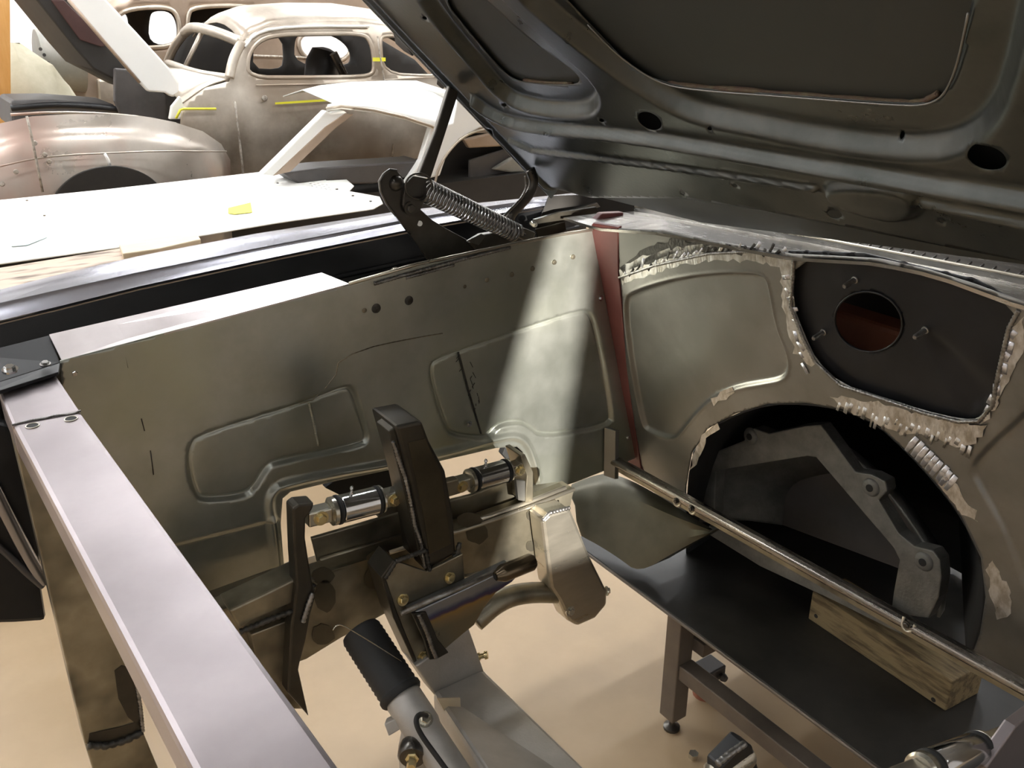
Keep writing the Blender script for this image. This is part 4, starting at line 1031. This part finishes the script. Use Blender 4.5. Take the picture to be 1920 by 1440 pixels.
# latch remnants on the far edge
prism('edge_tab', [hp(x, y, .002) for x, y in [(738, 62), (760, 80), (775, 105), (758, 95), (742, 80)]], HP.n * -.03, 'black', hood, 0.002)
prism('edge_tab', [hp(x, y, .0) for x, y in [(820, 142), (838, 160), (830, 168), (818, 158)]], HP.n * -.03, 'black', hood, 0.002)

# ================================================================== HOOD HINGE
hg = thing('hood_hinge', 'dark steel hood hinge with a large coil spring on the fender edge', 'hinge', onY(860, 490, 1.70))
def hy(L, Y): return [onY(x, y, Y) for x, y in L]
brkt = [(711, 340), (719, 327), (731, 318), (744, 320), (756, 333), (760, 350), (757, 372), (780, 380), (788, 392), (810, 412), (836, 428), (897, 461), (905, 478), (808, 497), (780, 455), (760, 430), (742, 405), (725, 382), (714, 360)]
lb = prism('lower_bracket', hy(brkt, 1.69), (0, 0.006, 0), 'hingesteel', hg, 0.0015)
tube('bracket_rim', hy([(744, 320), (731, 318), (719, 327), (711, 340), (714, 360), (725, 382), (742, 405)], 1.689), 0.003, 'springsteel', lb, 6)
lathe('bracket_boss', onY(741, 343, 1.692), onY(741, 343, 1.678), [(0, .017), (.5, .014), (.9, .006), (1, 0)], 'hingesteel', lb, 20)
lathe('white_hole', onY(787, 419, 1.6885), onY(787, 419, 1.688), [(0, .006), (1, .006)], 'whiteprimer', lb, 14)
prism('pivot_link', hy([(755, 385), (760, 345), (775, 330), (800, 335), (800, 370), (788, 395), (775, 402), (762, 400)], 1.68), (0, 0.006, 0), 'hingesteel', hg, 0.0015)
bolt('pivot_bolt', onY(769, 390, 1.678), (0, -1, 0), 0.0095, 'hingesteel', hg)
prism('hood_strut', hy([(843, 160), (860, 172), (857, 185), (832, 262), (808, 335), (783, 330), (815, 250)], 1.70), (0, 0.012, 0), 'hingesteel', hg, 0.003)
tube('wire_ring', hy([(785 + 25 * math.cos(a), 349 + 24 * math.sin(a)) for a in [2 * math.pi * k / 28 for k in range(28)]], 1.672), 0.0022, 'hingesteel', hg, 8, True)
sA, sB = onY(797, 357, 1.672), onY(970, 438, 1.66)
ax, u, v = frame(sB - sA); L = (sB - sA).length
turns = 29; pts = []
for k in range(turns * 14 + 1):
    t = k / (turns * 14); an = 2 * math.pi * k / 14
    rr = 0.0235 * (1.0 - 0.15 * t)
    pts.append(sA + ax * (L * t) + (u * math.cos(an) + v * math.sin(an)) * rr)
lab(tube('coil_spring', pts, 0.0027, 'springsteel', hg, 7), 'shiny steel coil spring')
cyl('spring_eye', sB + ax * -.01, sB + ax * .02, 0.008, 'hingesteel', hg, 14)
tube('rear_arm', smoothline(hy([(994, 318), (1002, 338), (996, 362), (975, 385), (958, 402), (955, 420), (972, 440)], 1.70), 2), 0.0125, 'hingesteel', hg, 10, flat=(Vector((0, 1, 0)), 0.6))
tube('arm_edge', smoothline(hy([(985, 330), (988, 350), (978, 372), (955, 395), (942, 408)], 1.69), 2), 0.003, 'springsteel', hg, 7)
prism('hinge_base', hy([(880, 455), (905, 440), (985, 428), (1005, 436), (1000, 452), (905, 478)], 1.675), (0, 0.02, 0), 'hingesteel', hg, 0.003)
prism('hinge_tab', hy([(875, 452), (903, 438), (911, 442), (898, 460)], 1.665), (0, 0.004, 0), 'springsteel', hg, 0.001)
for (x, y) in [(742, 508), (1000, 420)]:
    bolt('base_bolt', onY(x, y, 1.70), (0, -.6, 1), 0.007, 'zinc', hg)
#MARK_BG
# ================================================================== WHITE COUPE BEHIND THE FENDER
wc = thing('white_coupe_shell', 'white primered coupe body shell with empty windows, beyond the fender', 'car', (2.2, 4.3, 0.0))
WZ = 0.89
hoodp = [(-260, 405), (0, 377), (200, 357), (420, 332), (540, 318), (575, 318), (600, 325), (612, 342), (650, 340), (664, 352), (655, 362), (690, 368), (712, 372), (718, 384), (700, 394), (520, 420), (330, 452), (180, 472), (0, 497), (-260, 540)]
WH = Plane(onZ(350, 420, WZ), (1, 0, 0), (0, 0, 1))
vents = []
for i in range(5):
    for j in range(3):
        x = 577 + i * 8.5 + j * 3; y = 342 + i * 1.8 + j * 4.5
        vents.append([WH.puv(x, y), WH.puv(x + 4.6, y + 1), WH.puv(x + 5, y + 2.4), WH.puv(x + .4, y + 1.4)])
for (x, y) in [(51, 378), (84, 408), (632, 358), (662, 370), (695, 380), (521, 346)]: vents.append(ell(WH, x, y, 3.2, 1.8, 8))
def wfn(P):
    return 0.01 * (1 - ((P[:, 1] - P[:, 1].mean()) / 0.9) ** 2)
sheet('hood_and_cowl', WH, uvs(WH, hoodp), 'whiteprimer', wc, holes=vents, h=0.05, solid=0.004, fn=wfn)
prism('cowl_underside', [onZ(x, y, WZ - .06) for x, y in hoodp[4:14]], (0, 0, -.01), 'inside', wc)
lab(prism('paint_mark', [onZ(x, y, WZ + .0115) for x, y in [(428, 390), (470, 380), (473, 398), (440, 402), (428, 400)]], (0, 0, .001), 'yellowpaint', wc), 'yellow paint mark')
lab(prism('paint_mark', [onZ(x, y, WZ + .0115) for x, y in [(20, 458), (50, 442), (85, 430), (88, 445), (50, 460), (22, 462)]], (0, 0, .001), 'bluepaint', wc), 'pale blue paint smear')
sideY = onZ(180, 472, WZ).y
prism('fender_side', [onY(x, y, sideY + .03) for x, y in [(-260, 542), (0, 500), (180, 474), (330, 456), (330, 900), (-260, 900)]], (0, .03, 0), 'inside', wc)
# A pillar, roof rail, roof skin
WY = 4.45
prism('pillar', [onY(x, y, WY) for x, y in [(490, 328), (612, 207), (622, 212), (645, 207), (655, 215), (610, 245), (535, 318), (515, 330)]], (0, 0.06, 0), 'whiteprimer', wc, 0.008)
prism('pillar_inner', [onY(x, y, WY - .004) for x, y in [(512, 330), (610, 238), (648, 212), (664, 214), (630, 240), (545, 322)]], (0, 0.05, 0), 'farsteel', wc, 0.004)
railp = [(612, 207), (640, 203), (700, 210), (760, 224), (808, 240), (830, 252)]
railq = [(614, 196), (640, 190), (700, 196), (760, 208), (815, 222), (850, 232)]
roofA = [onY(x, y, WY) for x, y in railp]; roofB = [onY(x, y, WY + .03) for x, y in railq]
crown = [(625, 193), (660, 184), (720, 177), (800, 173), (850, 173), (905, 195)]
roofC = [onY(x, y, WY + .35) for x, y in crown]
roofD = [p + Vector((0.03, .5, 0.03)) for p in roofC]; roofE = [p + Vector((0.06, .9, -.04)) for p in roofC]
loft('roof', [roofA, roofB, roofC, roofD, roofE], 'whiteprimer', wc, closed_ring=False, cap=False, smooth=True, solid=0.006)
tube('drip_rail', [onY(x, y - 4, WY - .005) for x, y in railp], 0.008, 'sedansteel', wc, 6)
# rear quarter: thick pillar sweeping down, rear window opening
q = [(808, 240), (850, 230), (860, 175), (905, 195), (960, 235), (900, 240), (860, 262), (838, 292), (825, 330), (760, 345), (790, 300)]
prism('rear_pillar', [onY(x, y, WY) for x, y in q], (0, 0.05, 0), 'whiteprimer', wc, 0.008)
prism('rear_pillar', [onY(x, y, WY + .1) for x, y in [(850, 175), (905, 190), (1010, 260), (1040, 300), (960, 235), (900, 240)]], (0, 0.5, 0), 'whiteprimer', wc, 0.008)
tube('opening_rim', smoothline([onY(x, y, WY - .01) for x, y in [(815, 345), (822, 315), (840, 285), (865, 258), (900, 243), (960, 236)]], 2), 0.007, 'sedansteel', wc, 6)
# sill line and dark interior
prism('door_sill', [onY(x, y, WY + .04) for x, y in [(530, 324), (600, 314), (780, 302), (790, 300), (775, 330), (700, 345), (560, 345)]], (0, 0.2, 0), 'darkgrey', wc, 0.01)
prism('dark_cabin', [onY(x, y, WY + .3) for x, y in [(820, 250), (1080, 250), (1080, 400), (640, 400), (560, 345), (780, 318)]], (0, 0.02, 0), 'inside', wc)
prism('rear_bulkhead', [onY(x, y, WY + .14) for x, y in [(880, 300), (960, 275), (1090, 285), (1090, 420), (880, 400)]], (0, 0.02, 0), 'darkgrey', wc, 0.01)
prism('seat_shelf', [onY(x, y, WY + .1) for x, y in [(870, 262), (940, 245), (1000, 250), (1020, 270), (880, 278)]], (0, 0.04, 0), 'farsteel', wc, 0.01)
prism('seat_shelf', [onY(x, y, WY + .1) for x, y in [(925, 318), (960, 296), (1000, 292), (1040, 300), (1040, 322), (960, 324)]], (0, 0.04, 0), 'midgrey', wc, 0.01)
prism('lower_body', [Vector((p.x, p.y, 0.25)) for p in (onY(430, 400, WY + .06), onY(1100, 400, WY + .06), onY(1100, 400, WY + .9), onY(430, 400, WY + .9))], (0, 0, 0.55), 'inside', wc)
# board and batten between the cars
pb = prism('plywood_board', [onZ(x, y, .885) for x, y in [(-260, 590), (-260, 545), (0, 510), (232, 472), (260, 474), (240, 500), (0, 560)]], (0, 0, .015), 'plywood')
tag(pb, 'stained plywood board lying between the fender and the white shell', 'board')
pw = prism('wooden_batten', [onZ(x, y, .90) for x, y in [(225, 470), (300, 456), (372, 450), (378, 460), (300, 478), (232, 488)]], (0, 0, .025), 'palewood', None, 0.004)
tag(pw, 'pale wooden batten lying on the plywood board beside the fender', 'board')
tr_s = thing('trestle', 'dark trestle holding the plywood board between the cars', 'trestle', onZ(-20, 545, .885) - Vector((0, 0, .885)))
c = onZ(-20, 548, .885)
box('trestle_rail', (c.x - .35, c.y - .04, .80), (c.x + .35, c.y + .04, .884), 'inside', tr_s)
for sx in (-.3, .3):
    for sy in (-.12, .12):
        tube('leg', [Vector((c.x + sx, c.y + sy * .2, .81)), Vector((c.x + sx * 1.1, c.y + sy, 0))], 0.02, 'inside', tr_s, 6)

# ================================================================== BEIGE SEDAN
SY = 6.0
SP = Plane((0, SY, 0), (1, 0, 0), (0, -1, 0))
sd = thing('beige_sedan', 'bare metal rounded 1940s sedan with its hood raised, behind the white shell', 'car', (2.6, 6.8, 0))
def sy_(x, y, off=0.0): return onY(x, y, SY - off)
body = [(430, 152), (446, 112), (458, 80), (480, 60), (520, 46), (600, 40), (690, 40), (760, 50), (860, 80), (940, 130), (1000, 200), (1020, 330), (1010, 640), (330, 640), (330, 300), (338, 196), (385, 164)]
doorw = chaikin2(uvs(SP, [(466, 146), (466, 108), (486, 80), (520, 66), (600, 64), (685, 63), (702, 76), (704, 125), (698, 142), (660, 145), (560, 146)]), 2)
qw = chaikin2(uvs(SP, [(718, 138), (718, 76), (730, 66), (790, 74), (845, 110), (850, 140), (800, 143)]), 2)
beltz = SP.uv(sy_(600, 150))[1]
def sfn(P):
    up = np.clip((P[:, 1] - beltz) / 0.45, 0, 1.2) if SP.v.z > 0 else np.clip((beltz - P[:, 1]) / 0.45, 0, 1.2)
    dn = np.clip((beltz - P[:, 1]) / 0.6, 0, 1) if SP.v.z > 0 else np.clip((P[:, 1] - beltz) / 0.6, 0, 1)
    bul = 0.05 * np.sin(np.clip(dn, 0, 1) * math.pi)
    return -0.16 * up ** 2 + bul
sheet('body_side', SP, uvs(SP, body), 'sedansteel', sd, holes=[doorw, qw], h=0.035, solid=0.02, fn=sfn)
tube('window_rim', [SP.pt(a, b, -.01 + float(sfn(np.array([[a, b]]))[0])) for a, b in doorw], 0.016, 'sedansteel', sd, 8, True)
tube('window_rim', [SP.pt(a, b, -.01 + float(sfn(np.array([[a, b]]))[0])) for a, b in qw], 0.013, 'sedansteel', sd, 8, True)
# roof over to the far side
rl_ = [(458, 80), (480, 60), (520, 46), (600, 40), (690, 40), (760, 50), (860, 80), (940, 130)]
def so(x, y):
    p = sy_(x, y); a, b = SP.uv(p); return SP.pt(a, b, float(sfn(np.array([[a, b]]))[0]))
R0 = [so(x, y) for x, y in rl_]
loft('roof', [R0] + [[p + Vector((0.02 * math.sin(math.pi * t), 1.05 * t, .11 * math.sin(math.pi * t) ** .8)) for p in R0] for t in (.08, .2, .35, .5, .65, .8, .92, 1.0)], 'sedansteel', sd, closed_ring=False, cap=False, solid=0.01)
# windshield frame: near pillar, far pillar, header, sill, then the cowl in front of it
nB, nT = so(430, 146), so(458, 80)
fB, fT = onY(314, 118, SY + 1.1), onY(346, 62, SY + 1.0)
tube('windshield_frame', smoothline([nB, nB.lerp(nT, .55) + Vector((-.02, 0, 0)), nT], 2), 0.03, 'sedansteel', sd, 10)
tube('windshield_frame', smoothline([fB, fB.lerp(fT, .55) + Vector((-.02, 0, 0)), fT], 2), 0.03, 'sedansteel', sd, 10)
tube('windshield_frame', smoothline([nT, nT.lerp(fT, .3) + Vector((-.05, 0, .05)), nT.lerp(fT, .7) + Vector((-.05, 0, .06)), fT], 2), 0.035, 'sedansteel', sd, 10)
tube('windshield_frame', smoothline([nB, nB.lerp(fB, .3) + Vector((-.08, 0, .0)), nB.lerp(fB, .7) + Vector((-.08, 0, .02)), fB], 2), 0.025, 'sedansteel', sd, 10)
mT, mB = nT.lerp(fT, .5) + Vector((-.05, 0, .05)), nB.lerp(fB, .5) + Vector((-.08, 0, .01))
tube('centre_post', [mB, mT], 0.016, 'sedansteel', sd, 8)
c_near = [nB, so(385, 160), so(338, 192)]
loft('cowl_top', [smoothline(c_near, 2)] + [smoothline([nB.lerp(fB, t) + Vector((-.08 * math.sin(math.pi * t), 0, .01)), c_near[1] + Vector((0, 1.1 * t, .07 * math.sin(math.pi * t))), c_near[2] + Vector((0, 1.1 * t, .10 * math.sin(math.pi * t)))], 2) for t in (.12, .3, .5, .7, .88, 1)], 'sedansteel', sd, closed_ring=False, cap=False, solid=0.01)
SP2 = Plane((0, SY + 1.35, 0), (1, 0, 0), (0, -1, 0))
def sh2(L): return [(a, b) for a, b in L]
far_out = uvs(SP, body)
fh1 = chaikin2(uvs(SP2, [(474, 128), (476, 80), (500, 70), (530, 70), (533, 120), (520, 130)]), 1)
fh2 = chaikin2(uvs(SP2, [(552, 122), (552, 70), (570, 64), (620, 64), (652, 85), (660, 110), (650, 124)]), 2)
fo2 = [SP2.uv(Vector((SP.pt(a, b).x, SY + 1.35, SP.pt(a, b).z))) for a, b in far_out]
sheet('far_side', SP2, fo2, 'inside', sd, holes=[fh1, fh2], h=0.08, solid=0.02)
prism('cabin_floor', [Vector((SP.pt(*far_out[0]).x, SY + .03, .62)), Vector((SP.pt(*far_out[10]).x, SY + .03, .62)), Vector((SP.pt(*far_out[10]).x, SY + 1.33, .62)), Vector((SP.pt(*far_out[0]).x, SY + 1.33, .62))], (0, 0, .02), 'inside', sd)
lab(prism('tape_strip', [sy_(x, y, .05) for x, y in [(516, 192), (640, 184), (640, 188), (516, 196)]], (0, .002, 0), 'yellowpaint', sd), 'yellow tape on the door')
lab(prism('tape_strip', [sy_(x, y, .03) for x, y in [(700, 108), (723, 108), (723, 115), (700, 115)]], (0, .012, 0), 'yellowpaint', sd), 'yellow tape on the door pillar')
tube('door_seam', [sy_(x, y, .045) for x, y in [(440, 190), (445, 230), (452, 290), (458, 345), (470, 600)]], 0.008, 'seam', sd, 6)
tube('door_seam', [sy_(x, y, .03) for x, y in [(708, 68), (712, 100), (718, 135), (724, 172), (738, 240), (735, 310)]], 0.006, 'seam', sd, 6)
tube('belt_line', [sy_(x, y, .02) for x, y in [(480, 160), (600, 158), (720, 150), (860, 142)]], 0.006, 'sedansteel', sd, 6)
lathe('door_handle_boss', sy_(496, 184, .03), sy_(496, 184, .06), [(0, .02), (1, .015)], 'seam', sd, 12)
tube('drip_rail', smoothline([so(x, y) + Vector((0, -.015, 0)) for x, y in [(462, 88), (480, 66), (520, 53), (600, 49), (700, 50)]], 1), 0.009, 'whiteprimer', sd, 6)
# steering column and seat inside
lathe('steering_column', onY(645, 140, SY + .5), onY(625, 100, SY + .5), [(0, .03), (1, .03)], 'hingesteel', sd, 10)
lathe('dash_drum', onY(600, 150, SY + .7), onY(612, 90, SY + .7), [(0, .12), (.5, .13), (.9, .1), (1, .03)], 'black', sd, 20)
# firewall side and cowl under the raised hood
prism('engine_bay_wall', [onY(x, y, SY + .25) for x, y in [(215, 128), (262, 132), (312, 180), (315, 225), (230, 225), (215, 190)]], (0, .05, 0), 'darkgrey', sd, 0.01)
prism('hinge_plate', [sy_(x, y, .03) for x, y in [(322, 200), (338, 180), (345, 200), (405, 205), (400, 222), (318, 224)]], (0, .04, 0), 'whiteprimer', sd, 0.006)
tube('tape_edge', [sy_(x, y, .06) for x, y in [(330, 222), (338, 206), (345, 204), (405, 204)]], 0.008, 'yellowpaint', sd, 6)
# front fender: swelling loft
def fring(cx, top_, bot, bulge_):
    out = []
    for k in range(9):
        t = k / 8; y = top_ + (bot - top_) * t
        out.append(sy_(cx, y, 0.02 + bulge_ * math.sin(math.pi * min(1, .12 + t * .8)) ** .7))
    return out
FS = [(-160, 300, 640, .25), (-90, 262, 640, .32), (-30, 238, 640, .36), (60, 218, 620, .38), (130, 214, 600, .38), (200, 214, 600, .38), (270, 219, 600, .36), (330, 230, 600, .31), (380, 246, 600, .24), (415, 270, 600, .14), (432, 300, 600, .05)]
loft('front_fender', [fring(*a) for a in FS], 'fenderrust', sd, closed_ring=False, cap=False, smooth=True, solid=0.01)
wa = [sy_(x, y, .43) for x, y in [(98, 372), (118, 345), (150, 322), (200, 310), (245, 314), (285, 332), (306, 358), (312, 400), (96, 400)]]
lab(prism('wheel_opening', smoothline(wa[:-2], 2) + wa[-2:], (0, .02, 0), 'inside', sd, 0.004), 'dark wheel arch')
tube('fender_crease', smoothline([sy_(x, y, .40) for x, y in [(0, 312), (60, 298), (120, 291), (200, 287), (300, 283), (425, 284)]], 1), 0.005, 'fenderrust', sd, 6)
tube('fender_seam', [sy_(x, y, .42) for x, y in [(50, 218), (58, 250), (66, 290), (72, 320), (80, 360)]], 0.007, 'seam', sd, 6)
tube('fender_seam', [sy_(x, y, .405) for x, y in [(196, 288), (203, 300), (206, 312)]], 0.009, 'whiteprimer', sd, 6)
tube('fender_top_roll', smoothline([sy_(x, y, .15) for x, y in [(20, 215), (100, 210), (200, 213), (270, 220), (330, 232)]], 1), 0.008, 'fenderrust', sd, 8)
for (x, y) in [(4, 345), (30, 322), (92, 303), (84, 290), (65, 268)]:
    lathe('rivet', sy_(x, y, .40), sy_(x, y, .415), [(0, .014), (1, .01)], 'seam', sd, 10)
# raised hood
HB = SY + .12
prism('hood_side', [onY(x, y, HB) for x, y in [(60, -90), (120, -90), (200, 0), (258, 62), (318, 128), (336, 155), (335, 180), (322, 182), (310, 174), (278, 172), (262, 155), (190, 72), (128, 0)]], (0, .05, 0), 'whiteprimer', sd, 0.012)
prism('hood_underside', [onY(x, y, HB + .22) for x, y in [(0, -90), (60, -90), (128, 0), (190, 72), (262, 155), (280, 175), (262, 175), (215, 150), (175, 130), (140, 90), (68, 0)]], (0, .9, 0), 'inside', sd, 0.012)
lab(prism('hood_lining', [onY(x, y, HB + .2) for x, y in [(95, 0), (120, 0), (160, 40), (205, 85), (190, 88), (150, 75)]], (0, .01, 0), 'liningred', sd, 0.01), 'dark red patch under the raised hood')
tube('hood_edge', [onY(x, y, HB - .005) for x, y in [(128, 0), (190, 72), (262, 155)]], 0.01, 'farsteel', sd, 6)
# engine bay clutter behind the fender
tube('radiator_hose', smoothline([onY(x, y, SY + .3) for x, y in [(20, 203), (100, 196), (180, 200), (240, 208), (300, 222)]], 2), 0.02, 'black', sd, 8)
prism('bay_cover', [onY(x, y, SY + .45) for x, y in [(20, 188), (100, 187), (215, 195), (230, 230), (20, 240)]], (0, .5, 0), 'darkgrey', sd, 0.02)

# ================================================================== SECOND SEDAN FARTHER BACK
TY = 9.0
TP = Plane((0, TY, 0), (1, 0, 0), (0, -1, 0))
t2 = thing('brown_sedan', 'brown bare metal sedan farther back with tall rounded windows', 'car', (2.4, 9.7, 0))
def t_(x, y, off=0.0): return onY(x, y, TY - off)
body2 = [(150, 90), (165, 60), (195, 25), (225, 4), (290, -12), (420, -18), (640, -18), (760, 0), (820, 60), (850, 130), (850, 500), (150, 500)]
wn1 = chaikin2(uvs(TP, [(212, 88), (214, 40), (232, 18), (300, 12), (330, 20), (338, 60), (325, 90)]), 2)
wn2 = chaikin2(uvs(TP, [(352, 88), (350, 30), (362, 12), (470, 10), (486, 30), (480, 90)]), 2)
wn3 = chaikin2(uvs(TP, [(560, 100), (560, 60), (640, 55), (660, 70), (655, 110), (600, 122)]), 2)
sheet('body_side', TP, uvs(TP, body2), 'farsteel', t2, holes=[wn1, wn2, wn3], h=0.06, solid=0.03)
for wnd in (wn1, wn2, wn3): tube('window_rim', [TP.pt(a, b, .01) for a, b in wnd], 0.02, 'sedansteel', t2, 8, True)
TP2 = Plane((0, TY + 1.4, 0), (1, 0, 0), (0, -1, 0))
fw1 = chaikin2(uvs(TP2, [(278, 82), (280, 30), (290, 20), (322, 22), (334, 50), (330, 85)]), 2)
fw2 = chaikin2(uvs(TP2, [(216, 70), (216, 30), (235, 22), (242, 40), (242, 80)]), 2)
fw3 = chaikin2(uvs(TP2, [(355, 82), (356, 58), (392, 52), (398, 70), (385, 84)]), 2)
fw4 = chaikin2(uvs(TP2, [(552, 120), (552, 66), (610, 62), (650, 75), (660, 118)]), 2)
b2 = uvs(TP2, [(150, 90), (195, 25), (240, -5), (420, -16), (640, -16), (760, 0), (850, 130), (850, 420), (150, 420)])
sheet('far_side', TP2, b2, 'inside', t2, holes=[fw1, fw2, fw3, fw4], h=0.1, solid=0.03)
Q0 = [t_(x, y) for x, y in body2[:9]]
loft('roof', [Q0, [p + Vector((0, .3, .07)) for p in Q0], [p + Vector((0, .7, .1)) for p in Q0], [p + Vector((0, 1.1, .07)) for p in Q0], [p + Vector((0, 1.4, 0)) for p in Q0]], 'farsteel', t2, closed_ring=False, cap=False, solid=0.012)
tube('body_groove', [t_(x, y, .02) for x, y in [(330, 112), (460, 104), (640, 110)]], 0.012, 'seam', t2, 6)
# nose: rounded grey scuttle, brown side panel
NY = TY - .1
na, nb2 = onY(95, 130, NY - .2), onY(175, 128, NY - .2)
lathe('scuttle_drum', onY(70, 112, NY), onY(150, 112, NY) , [(0, .20), (.03, .24), (1, .27)], 'midgrey', t2, 28)
for (x, y) in [(83, 103), (90, 118), (76, 92)]:
    lathe('drum_hole', onY(x, y, NY - .26), onY(x, y, NY - .275), [(0, .014), (1, .014)], 'inside', t2, 10)
prism('engine_side', [onY(x, y, NY - .05) for x, y in [(92, 122), (165, 124), (215, 150), (218, 200), (100, 200)]], (0, .8, 0), 'farsteel', t2, 0.02)
prism('engine_side', [onY(x, y, NY - .1) for x, y in [(182, 148), (216, 150), (218, 200), (186, 200)]], (0, .1, 0), 'sedansteel', t2, 0.02)
prism('grille_slots', [onY(x, y, NY - .12) for x, y in [(74, 126), (88, 128), (92, 148), (78, 146)]], (0, .03, 0), 'inside', t2, 0.005)
tube('panel_joint', [onY(x, y, NY - .06) for x, y in [(92, 125), (165, 124)]], 0.012, 'inside', t2, 6)

# cloth covered heap, dark fender, rail on the wall, wooden post
cl = []
base = onY(45, 190, 8.3)
rows = []
for j in range(7):
    t = j / 6; rad = .42 * (1 - t ** 2) ** .5 + .02
    rows.append([Vector((base.x + (rad + .04 * math.sin(5 * a + j)) * math.cos(a), base.y + (rad * .8 + .03 * math.cos(4 * a)) * math.sin(a), base.z - .55 + .98 * t)) for a in [2 * math.pi * k / 24 for k in range(24)]])
clo = loft('dust_sheet', rows, 'cloth', None, True, True)
tag(clo, 'pale yellow dust sheet draped over a heap beside the brown sedan', 'cloth')
hs = thing('storage_drum', 'dark drum under the pale dust sheet', 'drum', Vector((base.x, base.y, 0)))
lathe('drum_body', Vector((base.x, base.y, 0)), Vector((base.x, base.y, base.z - .56)), [(0, .33), (.48, .33), (.5, .345), (.52, .33), (1, .33)], 'darkgrey', hs, 24)
lathe('drum_rim', Vector((base.x, base.y, .0)), Vector((base.x, base.y, .03)), [(0, .345), (1, .345)], 'darkgrey', hs, 24)
wp0, wp1 = onY(-14, -60, 7.6), onY(19, 230, 7.6)
wpost = thing('wooden_post', 'orange-brown wooden post at the left edge of the picture', 'post', (wp1.x - .06, 7.65, 0))
pa, pb_, pc, pd_ = onY(-40, -60, 7.6), onY(18, -60, 7.6), onY(21, 230, 7.6), onY(-33, 230, 7.6)
def down(t_p, b_p): k_ = (b_p.z - .03) / (t_p.z - b_p.z); return b_p + (b_p - t_p) * k_
prism('post_shaft', [pa, pb_, down(pb_, pc), down(pa, pd_)], (0, .12, 0), 'postwood', wpost, 0.005)
wp1 = down(pb_, pc)
box('post_foot', (wp1.x - .25, 7.5, 0), (wp1.x + .11, 7.82, .03), 'postwood', wpost, 0.003)
bench = thing('long_bench', 'long dark bench against the far white wall', 'bench', (-1.2, 13.4, 0))
bz0 = onY(40, 84, 13.2).z; bz1 = onY(40, 118, 13.2).z
box('bench_top', (-3.6, 13.0, bz0 - .05), (1.6, 13.7, bz0), 'darkgrey', bench, 0.01)
box('bench_front', (-3.5, 13.1, bz1 - .25), (1.5, 13.14, bz0 - .05), 'inside', bench, 0.005)
for x in (-3.4, -1.0, 1.4):
    for y in (13.1, 13.6): box('leg', (x - .03, y - .03, 0), (x + .03, y + .03, bz0 - .05), 'darkgrey', bench)
